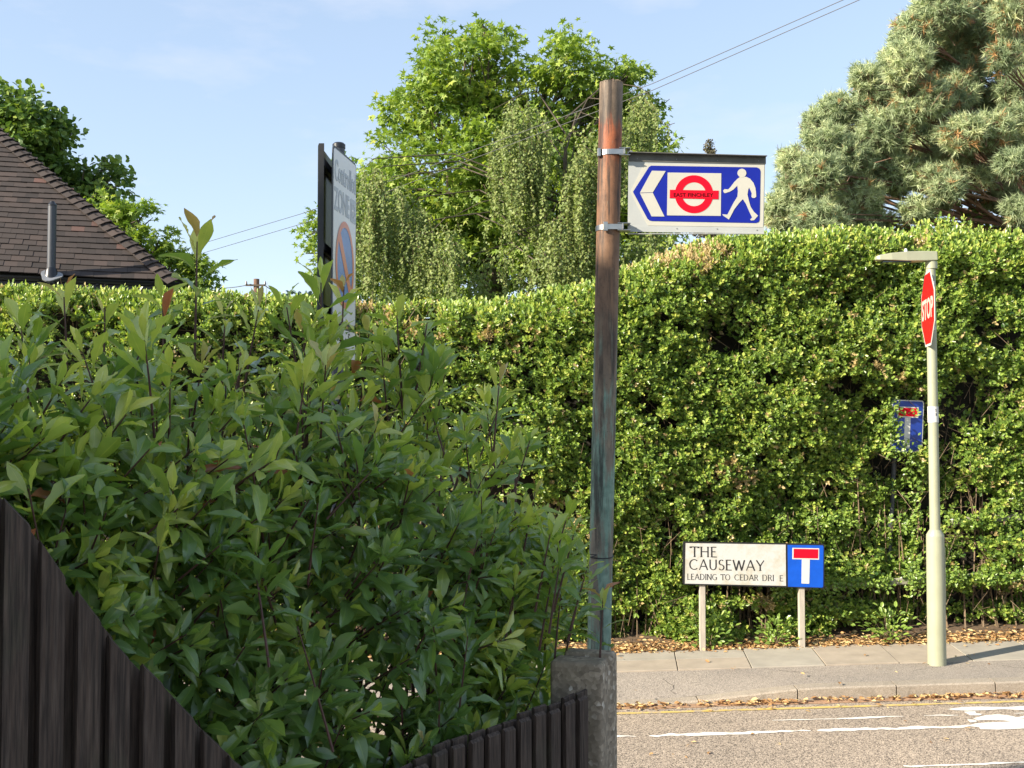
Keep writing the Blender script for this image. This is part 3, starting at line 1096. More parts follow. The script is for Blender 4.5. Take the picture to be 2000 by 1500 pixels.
V, F, T = inst(HT, LF, pos, frames(ld, nn), r2.uniform(.032, .055, n), np.clip(r2.normal(.48, .15, n), 0, .9))
npmesh('overhanging_spray', V, [F], M['hedge_leaf'], hedge, T)['kind'] = 'stuff'

# ---------------------------------------------------------------- street lamp
lx, ly = W(1830, 1293, 10.27).x, 10.27
lamp = thing('street_lamp', 'short olive green street lamp column at the pavement edge before the hedge', 'street lamp', (lx, ly, 0.0))
KL = 2000 / 10.27


def lz(py): return W(1830, py, ly).z


b = MB()
pts = [(0, 0, -.05), (0, 0, lz(1046)), (0, 0, lz(1034))]
b.tube([(0, 0, -.05), (0, 0, lz(1048)), (0, 0, lz(1044)), (0, 0, lz(1034))], [.089, .085, .083, .052], 28)
base_o = b.build('column_base', M['lamp_paint'], lamp, smooth=True)
b = MB()
h0, h1 = lz(1180), lz(1068)
V = []
for zz in (h0, h1):
    pass
n = 8
for i in range(n + 1):
    a = math.radians(-42 + 70 * i / n)
    for zz in (h0, h1):
        V += [(.092 * math.cos(a), .092 * math.sin(a), zz), (.078 * math.cos(a), .078 * math.sin(a), zz)]
F = []
for i in range(n):
    q = i * 4
    F += [(q, q + 4, q + 6, q + 2), (q, q + 1, q + 5, q + 4), (q + 2, q + 6, q + 7, q + 3)]
F += [(0, 2, 3, 1), (n * 4, n * 4 + 1, n * 4 + 3, n * 4 + 2)]
b.add(V, F)
b.build('access_door', M['lamp_paint'], base_o, bevel=.002)
b = MB()
b.tube([(0, 0, lz(1036)), (-.008, 0, lz(505))], [.051, .046], 24)
b.build('column', M['lamp_paint'], lamp, smooth=True)
# number label wrapped round the column
b = MB()
b.tube([(-.003, 0, lz(825)), (-.004, 0, lz(794))], [.0525, .0522], 24, cap=False)
lab = b.build('number_label', M['white'], lamp, smooth=True)


def wrap(p):
    a = -PI / 2 + p[0]
    return (.0535 * math.cos(a) - .0035, .0535 * math.sin(a), p[2])


text('number_lettering', 'S', (.02, .32, lz(804), lz(799)), 0, M['letter_black'], lab, .0006, M=wrap)
text('number_lettering', '1', (.10, .26, lz(812), lz(807)), 0, M['letter_black'], lab, .0006, M=wrap)
# lantern: flat arm-mounted head pointing left
zt_, zm = lz(492), lz(511)
hd = MB()
prof = [(.045, .060, zt_, zm + .006), (-.10, .070, zt_ + .002, zm), (-.27, .080, zt_ - .004, zm - .003), (-.42, .078, zt_ - .018, zm + .004), (-.535, .055, zt_ - .036, zm + .010), (-.56, .03, zt_ - .047, zm + .016)]
V, F = [], []
for (xx, hw, za, zb) in prof:
    V += [(xx, -hw, zb), (xx, -hw * .8, za), (xx, hw * .8, za), (xx, hw, zb)]
for i in range(len(prof) - 1):
    for k in range(4): F.append((i * 4 + k, i * 4 + (k + 1) % 4, i * 4 + 4 + (k + 1) % 4, i * 4 + 4 + k))
F += [(0, 1, 2, 3), (20, 23, 22, 21)]
hd.add(V, F)
head = hd.build('lamp_head', M['lamp_paint'], lamp, bevel=.008)
MB().box(-.50, -.22, -.06, .06, zm - .014, zm - .004).build('diffuser', M['glass'], head, bevel=.003)
MB().tube([(-.255, 0, zt_ - .005), (-.255, 0, zt_ + .018), (-.255, 0, zt_ + .035)], [.018, .016, .008], 12).build('photocell', M['refl_white'], head, smooth=True)
MB().tube([(0, 0, lz(525)), (0, 0, lz(512))], [.058, .058], 20).build('collar', M['lamp_paint'], head, smooth=True)

# ---------------------------------------------------------------- stop sign on the lamp column
sc_ = W(1812, 603, 10.2)
ang = math.atan2(-.98, -.22)                # sign faces left and slightly away: local -Y is the front
stop = thing('stop_sign', 'red octagonal STOP sign seen nearly edge-on, fixed to the lamp column', 'stop sign', sc_)
nx_, ny_ = -.975, .222
stop.rotation_euler = (0, 0, math.atan2(nx_, -ny_) * -1)
stop.rotation_euler = (0, 0, -math.radians(90 + 12.8))
R8 = .375 / math.cos(PI / 8)


def octo(r_): return [(r_ * math.cos(PI / 8 + k * PI / 4), r_ * math.sin(PI / 8 + k * PI / 4)) for k in range(8)]


MB().prism(octo(R8), 0, .004).build('backing_plate', M['white'], stop)
MB().prism(octo(R8 * .935), -.002, 0).build('red_face', M['stop_red'], stop)
text('lettering', 'STOP', (-.315, .315, -.105, .105), -.004, M['cream'], stop, .001, bold=.025)
for zz in (.22, -.22):
    MB().box(-.30, .30, .005, .022, zz - .02, zz + .02).build('bracket', M['steel'], stop, bevel=.003)

# ---------------------------------------------------------------- no-through-road sign inside the hedge
ds = W(1772, 832, 11.46)
dsg = thing('dead_end_sign', 'tilted blue dead end sign with red topped T, half buried in the hedge', 'road sign', ds, (math.radians(2), math.radians(2.0), math.radians(8)))


def rrect(x0, x1, z0, z1, r_, n=5):
    out = []
    for (cx_, cz_, a0) in ((x1 - r_, z1 - r_, 0), (x0 + r_, z1 - r_, 90), (x0 + r_, z0 + r_, 180), (x1 - r_, z0 + r_, 270)):
        for i in range(n + 1):
            a = math.radians(a0 + 90 * i / n)
            out.append((cx_ + r_ * math.cos(a), cz_ + r_ * math.sin(a)))
    return out


MB().prism(rrect(-.19, .19, -.29, .29, .03), 0, .004).build('border_plate', M['white'], dsg)
MB().prism(rrect(-.178, .178, -.278, .278, .024), -.002, 0).build('blue_panel', M['dark_blue'], dsg)
MB().prism([(-.125, .095), (.125, .095), (.125, .215), (-.125, .215)], -.004, -.002).build('bar_border', M['white'], dsg)
MB().prism([(-.112, .108), (.112, .108), (.112, .202), (-.112, .202)], -.006, -.004).build('red_bar', M['red'], dsg)
MB().prism([(-.034, -.25), (.034, -.25), (.034, .094), (-.034, .094)], -.004, -.002).build('stem', M['white'], dsg)
MB().tube([(0, .30, -1.85), (0, .24, .25)], .028, 14).build('post', M['pipe_grey'], dsg, smooth=True)
# sprays of privet growing over it
r2 = np.random.default_rng(5)
n = 520
pxs = np.concatenate([r2.normal(-.20, .05, 220), r2.uniform(-.15, .10, 40), r2.normal(0, .07, 260)])
pzs = np.concatenate([r2.uniform(-.36, .36, 220), np.where(r2.uniform(0, 1, 40) < .6, r2.normal(.14, .02, 40), r2.normal(-.20, .05, 40)), r2.uniform(-1.9, -.27, 260)])
pos = np.stack([pxs + ds.x, np.full(n, ds.y - HY) - r2.uniform(.02, .10, n), pzs + ds.z], 1)
ld = nrm(np.stack([r2.normal(.4, .6, n), r2.normal(-.3, .4, n), r2.normal(.3, .5, n)], 1))
nn = nrm(np.stack([r2.normal(-.3, .4, n), r2.normal(-.6, .4, n), np.ones(n) * .6], 1))
V, F, T = inst(HT, LF, pos, frames(ld, nn), r2.uniform(.035, .055, n), np.clip(r2.normal(.5, .15, n), 0, .9))
npmesh('overhanging_spray', V, [F], M['hedge_leaf'], hedge, T)['kind'] = 'stuff'

# ---------------------------------------------------------------- street name plate
M['nameplate'] = nameplate_mat()
NPY = 11.12
npc = W(1472, 1103, NPY)
KN = 2000 / NPY
sn = thing('street_name_sign', 'low white street name plate THE CAUSEWAY on two wooden legs at the hedge foot', 'street sign', npc)


def nx(px): return (px - 1472) / KN


def nz_(py, px=1472): return (1103 - py) / KN


def npq(lst): return [(nx(a), nz_(b_)) for a, b_ in lst]


TLT = .022                                   # plate hangs slightly down on the right
q = lambda px, py: (nx(px), nz_(py))
MB().prism([q(1336, 1058), q(1608, 1062.5), q(1610, 1066), q(1609, 1145), q(1606, 1148.5), q(1336, 1141.5), q(1334, 1138), q(1334.5, 1061)], -.006, .012).build('back_board', M['black'], sn, bevel=.002)
pl = MB().prism([q(1340, 1061), q(1534, 1064), q(1534, 1143.5), q(1338, 1139)], -.010, -.006).build('name_panel', M['nameplate'], sn)
bp = MB().prism([q(1538, 1064.5), q(1606, 1065.5), q(1607.5, 1068), q(1606, 1145), q(1604, 1146.8), q(1538, 1145)], -.010, -.006).build('blue_panel', M['bright_blue'], sn)
MB().prism([q(1547, 1070), q(1599, 1071), q(1598.5, 1093), q(1546.5, 1092)], -.012, -.010).build('bar_border', M['white'], bp)
MB().prism([q(1549.5, 1071.8), q(1597, 1072.8), q(1596.5, 1090.6), q(1549, 1089.6)], -.014, -.012).build('red_bar', M['red'], bp)
MB().prism([q(1565, 1092.6), q(1580.5, 1092.9), q(1579, 1139.4), q(1564, 1138.8)], -.0125, -.010).build('stem', M['white'], bp)

# roman lettering: thick uprights, thin bars, small serifs (unit cell 0..1)
TK, TN = .13, .07


def arc(cx_, cy_, rx, ry, a0, a1, n=14): return [(cx_ + rx * math.cos(math.radians(a0 + (a1 - a0) * i / n)), cy_ + ry * math.sin(math.radians(a0 + (a1 - a0) * i / n))) for i in range(n + 1)]


GLY = {
    'T': (.80, [([(.40, 0), (.40, 1)]), ([(.0, .97), (.8, .97)]), [(.02, .86), (.02, 1)], [(.78, .86), (.78, 1)]]),
    'H': (.86, [[(.1, 0), (.1, 1)], [(.76, 0), (.76, 1)], [(.1, .52), (.76, .52)]]),
    'E': (.60, [[(.1, 0), (.1, 1)], [(.1, .97), (.56, .97)], [(.1, .53), (.48, .53)], [(.1, .03), (.60, .03)]]),
    'C': (.86, [arc(.5, .5, .44, .47, 48, 312, 22)]),
    'A': (.88, [[(.03, 0), (.44, 1)], [(.85, 0), (.44, 1)], [(.2, .34), (.68, .34)]]),
    'U': (.80, [[(.1, 1), (.1, .35)] + arc(.4, .35, .30, .32, 180, 360, 14) + [(.70, 1)]]),
    'S': (.60, [arc(.31, .74, .22, .23, 40, 270, 14) + arc(.30, .27, .25, .245, 90, -150, 14)]),
    'W': (1.20, [[(.03, 1), (.33, 0)], [(.33, 0), (.6, .95)], [(.6, .95), (.87, 0)], [(.87, 0), (1.17, 1)]]),
    'Y': (.82, [[(.03, 1), (.41, .47)], [(.79, 1), (.41, .47)], [(.41, .47), (.41, 0)]]),
    'L': (.58, [[(.1, 0), (.1, 1)], [(.1, .03), (.56, .03)]]),
    'D': (.86, [[(.1, 0), (.1, 1)], [(.1, .97), (.36, .97)] + arc(.36, .5, .43, .47, 90, -90, 16) + [(.1, .03)]]),
    'I': (.22, [[(.11, 0), (.11, 1)]]),
    'N': (.88, [[(.1, 0), (.1, 1)], [(.1, 1), (.78, 0)], [(.78, 0), (.78, 1)]]),
    'G': (.90, [arc(.5, .5, .44, .47, 48, 312, 22), [(.80, .14), (.80, .46)], [(.62, .45), (.80, .45)]]),
    'O': (.98, [arc(.49, .5, .44, .47, 0, 360, 28)]),
    'R': (.72, [[(.1, 0), (.1, 1)], [(.1, .97), (.34, .97)] + arc(.34, .74, .24, .23, 90, -90, 12) + [(.1, .51)], [(.36, .50), (.70, 0)]]),
    ' ': (.45, []),
}


def roman(name, s, x0, x1, zb, zt, y, mat, parent, wt=1.0, gap=.16, slant=0):
    tot = sum(GLY[c][0] + gap for c in s) - gap
    kx = (x1 - x0) / tot
    kz = zt - zb
    b = MB()
    cxp = 0
    e = 0
    for c in s:
        wdt, strokes = GLY[c]
        for st in strokes:
            st = [Vector((x0 + (cxp + a) * kx, zb + b_ * kz + slant * ((cxp + a) * kx))) for a, b_ in st]
            n = len(st)
            Lp, Rp = [], []
            for i in range(n):
                d = (st[min(i + 1, n - 1)] - st[max(i - 1, 0)]).normalized()
                steep = abs(d.y)
                right = d.x * d.y < -.15     # down-right diagonals are thick
                w_ = kz * wt * (TN + (TK - TN) * (steep ** 1.5 if abs(d.x) < .3 or right or n > 4 else .15)) / 2
                nn_ = Vector((-d.y, d.x))
                Lp.append(st[i] + nn_ * w_)
                Rp.append(st[i] - nn_ * w_)
            V = [(p.x, y - e, p.y) for p in Lp] + [(p.x, y - e, p.y) for p in Rp]
            b.add(V, [(i, i + 1, n + i + 1, n + i) for i in range(n - 1)])
            e += .00001
            if n == 2 and abs(st[0].x - st[1].x) < kx * .02:   # serifs on uprights
                for p in st:
                    sw, sh = kz * wt * .115, kz * wt * .025
                    up = sh if p is st[0] or p.y < (zb + zt) / 2 else -sh
                    b.add([(p.x - sw, y - e, p.y), (p.x + sw, y - e, p.y), (p.x + sw, y - e, p.y + up * 2), (p.x - sw, y - e, p.y + up * 2)], [(0, 1, 2, 3)])
                    e += .00001
        cxp += wdt + gap
    o_ = b.build(name, mat, parent)
    md = o_.modifiers.new('thickness', 'SOLIDIFY')
    md.thickness = .0008
    return o_


KS = -.016
roman('lettering', 'THE', nx(1349), nx(1400), nz_(1087.5), nz_(1067.5), -.0112, M['letter_black'], pl, 1.0, .16, KS)
roman('lettering', 'CAUSEWAY', nx(1346.5), nx(1492), nz_(1112.3), nz_(1092), -.0112, M['letter_black'], pl, 1.0, .13, KS)
roman('lettering', 'LEADING', nx(1342.5), nx(1400), nz_(1131.5), nz_(1120), -.0112, M['letter_black'], pl, .9, .12, KS)
roman('lettering', 'TO', nx(1407.5), nx(1425.5), nz_(1132.3), nz_(1121), -.0112, M['letter_black'], pl, .9, .12, KS)
roman('lettering', 'CEDAR', nx(1434), nx(1480), nz_(1132.8), nz_(1121.4), -.0112, M['letter_black'], pl, .9, .12, KS)
roman('lettering', 'DRI', nx(1488), nx(1510.5), nz_(1133.8), nz_(1122), -.0112, M['letter_black'], pl, .9, .12, KS)
roman('lettering', 'E', nx(1521.5), nx(1528.5), nz_(1134.5), nz_(1123), -.0112, M['letter_black'], pl, .9, .12, KS)
for (pxl, pyb) in ((1373, 1270), (1566, 1258)):
    zb = float(ramp_z(npc.x + nx(pxl))) - npc.z
    MB().box(nx(pxl - 5.5), nx(pxl + 5.5), .013, .075, zb - .05, nz_(1075)).build('leg', M['leg_wood'], sn, bevel=.004)

# ---------------------------------------------------------------- rusty sign pole
PY_ = 5.0
KF = PY_ / 3.75
KP = 2000 / PY_
pb_, pt_ = W(1168.5, 1330, PY_), W(1194, 163, PY_)
axis = (pt_ - pb_)
gz = -.1
pb0 = pb_ + axis * ((gz - pb_.z) / axis.z)
pole = thing('sign_pole', 'tall rusty steel pole with flaking teal paint beside the concrete post', 'pole', pb0)
L = pt_ - pb0
b = MB()
b.tube([L * (i / 24) for i in range(-1, 25)], [.0432 * KF] * 26, 32)
pm = b.build('tube', M['pole'], pole, smooth=True)
b = MB()
for a in range(26):
    aa = 2 * PI * a / 26
    c_ = L + Vector((math.cos(aa) * .054, math.sin(aa) * .054, .0))
    b.tube([c_ + Vector((0, 0, -.006)), c_ + Vector((random.uniform(-.003, .003), random.uniform(-.003, .003), random.uniform(.001, .006)))], [.006, .003], 5)
b.build('rusted_rim', M['pole'], pole)


def pole_at(py):
    z_ = W(1180, py, PY_).z
    return pb0 + axis * ((z_ - pb0.z) / axis.z) - pb0


c_ = pole_at(1086)
b = MB()
b.tube([c_ + Vector((math.cos(t) * .0602, math.sin(t) * .0602, .004 * math.sin(t))) for t in np.linspace(0, 2 * PI, 33)], .0028, 6)
b.tube([c_ + Vector((-.05, -.04, 0)), c_ + Vector((-.025, -.066, .014)), c_ + Vector((-.095, -.072, .02))], [.0026, .0024, .0018], 6)
b.build('cable_tie', M['black'], pole)

# ---------------------------------------------------------------- underground direction sign
ec = W(1361, 380, PY_ - .02)
es = thing('direction_sign', 'blue and white station direction sign with red roundel, arrow and walking figure', 'direction sign', ec)
KE = 2000 / (PY_ - .02)


def zq(a, b_):
    """enlarged-tracing coordinates to sign plane"""
    return ((1140 + a / 4.4125 - 1361) / KE, (380 - (140 + b_ / 4.4125)) / KE)


def zp(l): return [zq(*p) for p in l]


MB().prism(zp([(383, 742), (1572, 760), (1552, 1398), (374, 1384)]), 0, .004).build('panel', M['sign_grey'], es)
MB().prism(zp([(398, 1036), (518, 792), (1563, 800), (1548, 1345), (548, 1330)]), -.0015, 0).build('cream_plate', M['cream'], es)
MB().prism(zp([(420, 1036), (548, 838), (560, 818), (580, 807), (1495, 822), (1518, 832), (1528, 856), (1517, 1280), (1508, 1300), (1485, 1308), (585, 1291), (562, 1286), (545, 1270)]), -.003, -.0015).build('blue_face', M['blue'], es)
MB().prism(zp([(480, 1044), (585, 852), (705, 855), (592, 1041)]), -.0045, -.003).build('arrow', M['cream'], es)
MB().prism(zp([(481, 1049), (592, 1046), (692, 1252), (581, 1251)]), -.0045, -.003).build('arrow', M['cream'], es)
sq_ = MB().prism(zp([(722, 868), (1187, 875), (1180, 1247), (714, 1242)]), -.0045, -.003).build('roundel_square', M['cream'], es)
cx_, cz_ = zq(949, 1058)
k_ = 1 / 4.4125 / KE
MB().ring(cx_, cz_, 104 * k_, 166 * k_, -.0055, -.0045, 64).build('roundel', M['red'], sq_)
bar = MB().prism(zp([(740, 1019), (1162, 1027), (1160, 1102), (738, 1092)]), -.0065, -.0045).build('roundel_bar', M['red'], sq_)
x0_, z0_ = zq(772, 1080)
x1_, z1_ = zq(1113, 1047)
text('lettering', 'EAST FINCHLEY', (x0_, x1_, z0_, z1_), -.0072, M['letter_red_dark'], bar, .0008, bold=.012, shear=-.006, spacing=1.05)
man = [(1350, 906), (1326, 924), (1300, 950), (1268, 993), (1246, 1016), (1214, 1013), (1203, 1024), (1206, 1040), (1216, 1049), (1258, 1036), (1290, 1018), (1326, 982), (1331, 1030), (1326, 1078), (1293, 1130), (1266, 1182), (1238, 1236), (1194, 1232), (1200, 1244), (1250, 1278), (1268, 1246), (1297, 1190), (1342, 1132), (1373, 1100), (1400, 1142), (1420, 1190), (1440, 1236), (1452, 1260), (1434, 1278), (1444, 1287), (1468, 1284), (1503, 1246), (1492, 1234), (1468, 1212), (1440, 1168), (1424, 1112), (1413, 1060), (1419, 1020), (1428, 998), (1443, 1030), (1451, 1052), (1447, 1078), (1456, 1090), (1476, 1090), (1489, 1078), (1487, 1040), (1482, 1002), (1466, 958), (1436, 922), (1404, 906), (1385, 905)]
b = MB().prism(zp(man), -.0045, -.003)
hx, hz = zq(1366, 873)
b.disc(hx, hz, 38 * k_, 38 * k_, -.0050, -.003)
b.build('walking_figure', M['cream'], es)
# channels along the top and bottom edges, with rivets
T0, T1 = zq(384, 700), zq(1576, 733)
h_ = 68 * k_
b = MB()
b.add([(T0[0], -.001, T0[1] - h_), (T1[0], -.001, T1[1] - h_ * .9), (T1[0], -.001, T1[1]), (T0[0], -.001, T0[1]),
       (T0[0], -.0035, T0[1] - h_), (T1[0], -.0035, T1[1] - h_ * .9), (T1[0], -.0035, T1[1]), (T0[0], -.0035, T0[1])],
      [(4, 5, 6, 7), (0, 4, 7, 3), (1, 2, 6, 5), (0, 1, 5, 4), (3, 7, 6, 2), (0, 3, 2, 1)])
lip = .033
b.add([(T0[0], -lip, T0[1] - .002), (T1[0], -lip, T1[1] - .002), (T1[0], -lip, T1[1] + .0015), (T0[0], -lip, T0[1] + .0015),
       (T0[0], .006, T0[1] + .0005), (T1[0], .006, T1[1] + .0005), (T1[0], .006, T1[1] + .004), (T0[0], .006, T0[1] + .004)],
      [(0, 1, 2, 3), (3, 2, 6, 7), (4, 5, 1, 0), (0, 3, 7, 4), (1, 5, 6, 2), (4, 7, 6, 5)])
tch = b.build('top_channel', M['channel_shade'], es)  # shade below the lip is deepened by the dark colour
B0, B1_ = zq(374, 1336), zq(1554, 1352)
b = MB()
hb = 48 * k_
b.add([(B0[0], .001, B0[1] - hb), (B1_[0], .001, B1_[1] - hb), (B1_[0], .001, B1_[1]), (B0[0], .001, B0[1]),
       (B0[0], -.0042, B0[1] - hb), (B1_[0], -.0042, B1_[1] - hb), (B1_[0], -.0042, B1_[1]), (B0[0], -.0042, B0[1])],
      [(4, 5, 6, 7), (0, 4, 7, 3), (1, 2, 6, 5), (0, 1, 5, 4), (3, 7, 6, 2), (0, 3, 2, 1)])
b.box(B0[0], B1_[0], -.010, .004, B1_[1] - hb - .0035, B1_[1] - hb - .0005)
bch = b.build('bottom_channel', M['sign_grey'], es)
for (lst, par, yy) in (([(460, 747), (800, 753), (1155, 762), (1512, 766)], tch, -.0035), ([(443, 1350), (798, 1357), (1147, 1360), (1492, 1370)], bch, -.0042)):
    for p in lst:
        x_, z_ = zq(*p)
        MB().tube([(x_, yy + .001, z_), (x_, yy - .0015, z_), (x_, yy - .003, z_)], [.0028, .0026, .0012], 10).build('rivet', M['steel'], par, smooth=True)
# stainless band clamps round the pole, with their brackets
for (py, buck) in ((302, False), (447, True)):
    pc = pole_at(py) + pb0 - ec
    b = MB()
    n = 36
    V, F = [], []
    for i in range(n):
        a = 2 * PI * i / n
        for (rr_, zz) in ((.0440 * KF, -.0095 * KF), (.0462 * KF, -.0095 * KF), (.0462 * KF, .0095 * KF), (.0440 * KF, .0095 * KF)):
            V.append((pc.x + rr_ * math.cos(a), pc.y + rr_ * math.sin(a), pc.z + zz))
    for i in range(n):
        a, c2 = i * 4, ((i + 1) % n) * 4
        for k in range(4): F.append((a + k, a + (k + 1) % 4, c2 + (k + 1) % 4, c2 + k))
    b.add(V, F)
    # tangent straps running to the bracket
    b.box(pc.x + .0 * KF, pc.x + .052 * KF, pc.y - .0475 * KF, pc.y - .0455 * KF, pc.z - .0095 * KF, pc.z + .0095 * KF)
    band = b.build('band_clamp', M['steel'], es, smooth=False)
    b = MB()
    ex = zq(384, 0)[0]
    for s_ in (-1, 1):
        b.box(pc.x + .030 * KF, ex + .004, pc.y - .049 * KF, pc.y - .012 * KF, pc.z + s_ * .0167 - .002, pc.z + s_ * .0167 + .002)
    b.box(pc.x + .047 * KF, pc.x + .051 * KF, pc.y - .054 * KF, pc.y - .012 * KF, pc.z - .0105 * KF, pc.z + .0105 * KF)
    b.box(ex - .004, ex + .020, .0045, .012, pc.z - .012 * KF, pc.z + .012 * KF)
    b.build('bracket', M['steel'], band, bevel=.001)
    if buck:
        MB().box(pc.x - .022 * KF, pc.x - .006 * KF, pc.y - .054 * KF, pc.y - .0465 * KF, pc.z - .017 * KF, pc.z + .017 * KF).build('buckle', M['steel'], band, bevel=.002)
    else:
        MB().box(pc.x - .048 * KF, pc.x - .036 * KF, pc.y - .038 * KF, pc.y - .018 * KF, pc.z - .015 * KF, pc.z + .015 * KF).build('buckle', M['steel'], band, bevel=.002)

# ---------------------------------------------------------------- controlled zone signs on their own post
zpost = W(672, 290, 5.15)
zpost.x = -.878
gp = thing('sign_post', 'grey tubular post carrying the parking zone signs behind the shrub', 'post', (zpost.x, zpost.y, float(ramp_z(zpost.x)) + .02))
zh = zpost.z + .02 - gp.location.z
MB().tube([(0, 0, -.1), (0, 0, zh - .02)], .030, 20).build('tube', M['pipe_grey'], gp, smooth=True)
MB().tube([(0, 0, zh - .02), (0, 0, zh), (0, 0, zh + .008)], [.033, .033, .024], 20).build('cap', M['pvc'], gp, smooth=True)
# right-hand plate: its face looks to the right (+X)
NE, FE = W(650, 281, 4.94), W(696, 301, 5.34)
ztop = NE.z
zbot = W(650, 628, 4.94).z
dv = Vector((FE.x - NE.x, FE.y - NE.y, 0))
WD = dv.length
HG = ztop - zbot
mid_ = Vector((NE.x, NE.y, (ztop + zbot) / 2)) + dv / 2
rz = math.atan2(dv.y, dv.x)
zs = thing('parking_zone_sign', 'white Controlled ZONE parking sign with faded red and blue no-waiting roundel', 'parking sign', mid_, (0, 0, rz))
hw, hh = WD / 2, HG / 2
MB().prism(rrect(-hw, hw, -hh, hh, .03), 0, .004).build('border_plate', M['pipe_grey'], zs)
MB().prism(rrect(-hw + .012, hw - .012, -hh + .012, hh - .012, .022), -.002, 0).build('white_face', M['refl_white'], zs)
text('lettering', 'Controlled', (-hw * .86, hw * .90, hh * .61, hh * .86), -.003, M['zone_grey'], zs, .001, bold=.02)
text('lettering', 'ZONE', (-hw * .90, hw * .36, hh * .27, hh * .54), -.003, M['zone_grey'], zs, .001, bold=.025)
zb_ = MB().prism(rrect(hw * .46, hw * .94, hh * .255, hh * .535, .012), -.0035, -.002).build('zone_code_box', M['zone_grey'], zs)
text('lettering', 'H3', (hw * .54, hw * .86, hh * .31, hh * .48), -.0045, M['refl_white'], zb_, .001)
rr_ = HG * .232 * .9
ro = MB().disc(0, -hh * .32, hw * .72, hw * .72 * 1.0, -.0035, -.002, 40)
ro = MB()
cz0 = -hh * .30
RA = hw * .78
ro.disc(0, cz0, RA * .84, RA * 1.22, -.003, -.002, 40)
blue_d = ro.build('roundel_disc', M['zone_blue'], zs)
rg = MB()
n = 48
V, F = [], []
for i in range(n):
    a = 2 * PI * i / n
    V += [(math.cos(a) * RA * .82, -.004, cz0 + math.sin(a) * RA * 1.20), (math.cos(a) * RA, -.004, cz0 + math.sin(a) * RA * 1.40)]
for i in range(n):
    a, c2 = i * 2, ((i + 1) % n) * 2
    F.append((a, a + 1, c2 + 1, c2))
rg.add(V, F)
rg.add([(-RA * .70, -.0042, cz0 + RA * .70), (-RA * .50, -.0042, cz0 + RA * .98), (RA * .70, -.0042, cz0 - RA * .70), (RA * .50, -.0042, cz0 - RA * .98)], [(0, 1, 2, 3)])
o = rg.build('roundel_ring', M['zone_red'], blue_d)
# supplementary time plate below
zpz = W(650, 634, 4.94).z
HT2 = .16
tpl = thing('time_plate', 'small white parking hours plate under the Controlled ZONE sign, mostly behind leaves', 'parking sign', (mid_.x, mid_.y, zpz - HT2 / 2), (0, 0, rz))
MB().prism(rrect(-hw, hw, -HT2 / 2, HT2 / 2, .02), 0, .004).build('border_plate', M['pipe_grey'], tpl)
MB().prism(rrect(-hw + .012, hw - .012, -HT2 / 2 + .01, HT2 / 2 - .01, .014), -.002, 0).build('white_face', M['refl_white'], tpl)
text('lettering', 'Mon - Sat', (-hw * .8, hw * .8, .01, .06), -.003, M['letter_black'], tpl, .001)
# left-hand sign: seen from behind, plate, rims and rails coloured dark for shadow
NE2, FE2 = W(621, 280, 4.90), W(655, 300, 5.36)
dv2 = Vector((FE2.x - NE2.x, FE2.y - NE2.y, 0))
m2_ = Vector((NE2.x, NE2.y, (NE2.z + zbot) / 2)) + dv2 / 2
zl = thing('parking_zone_sign', 'back of a metal road sign with shade painted in, beside the Controlled ZONE plate', 'parking sign', m2_, (0, 0, math.atan2(dv2.y, dv2.x) + PI))
hw2, hh2 = dv2.length / 2, (NE2.z - zbot) / 2
MB().prism(rrect(-hw2, hw2, -hh2, hh2, .02), 0, .004).build('plate', M['sign_back_shade'], zl)
for s_ in (-1, 1):
    MB().box(s_ * hw2 - .003, s_ * hw2 + .003, .0045, .03, -hh2, hh2).build('edge_rim', M['black'], zl)
for zz in (hh2 * .8, -hh2 * .15, -hh2 * .85):
    MB().box(-hw2 + .01, hw2 - .01, .005, .03, zz - .02, zz + .02).build('channel_rail', M['black'], zl, bevel=.003)

# ---------------------------------------------------------------- concrete fence post
cp0, cp1 = W(1070, 1300, 3.36), W(1176, 1300, 3.36)
cw = (cp1.x - cp0.x)
cpc = Vector((W(1131, 1300, 3.43).x, 3.40, .2))
post = thing('concrete_post', 'weathered pebbly concrete fence post with a worn slotted top', 'fence post', cpc, (0, 0, math.radians(-18)))
zt1, zt2 = W(1120, 1292, 3.36).z - .2, W(1120, 1268, 3.5).z - .2
b = MB()
zside = (0.0, .10)
sections = [(0, -.055, .045, zt1), (1, .050, .125, zt2)]
for (k, ya, yb, zt__) in sections:
    xa = -cw / 2 + (.018 if k else 0)
    xb = cw / 2 + (.012 if k else 0)
    b.box(xa, xb, ya, yb, -.4, zt__)
b.box(-cw / 2 + .03, cw / 2 + .004, .03, .07, -.4, zt1 - .035)
po = b.build('shaft', M['concrete'], post, bevel=.014, seg=3)
rm = po.modifiers.new('remesh', 'REMESH')
rm.mode = 'VOXEL'
rm.voxel_size = .0065
rm.use_smooth_shade = True
tx = bpy.data.textures.new('pebbles', 'CLOUDS')
tx.noise_scale = .022
tx.noise_depth = 4
dm = po.modifiers.new('rough', 'DISPLACE')
dm.texture = tx
dm.strength = .0015
dm.mid_level = .5

# ---------------------------------------------------------------- timber fence panel, top cut in a dip
FA, FB = Vector((-.95, 1.9, 0)), Vector((.238, 3.29, 0))
fd = (FB - FA)
FL = fd.length
fd.normalize()
fn = Vector((fd.y, -fd.x, 0))                # towards the camera


def fence_s(px):
    u = (px - 1000) / 2000
    return (u * FA.y - FA.x) / (fd.x - u * fd.y)


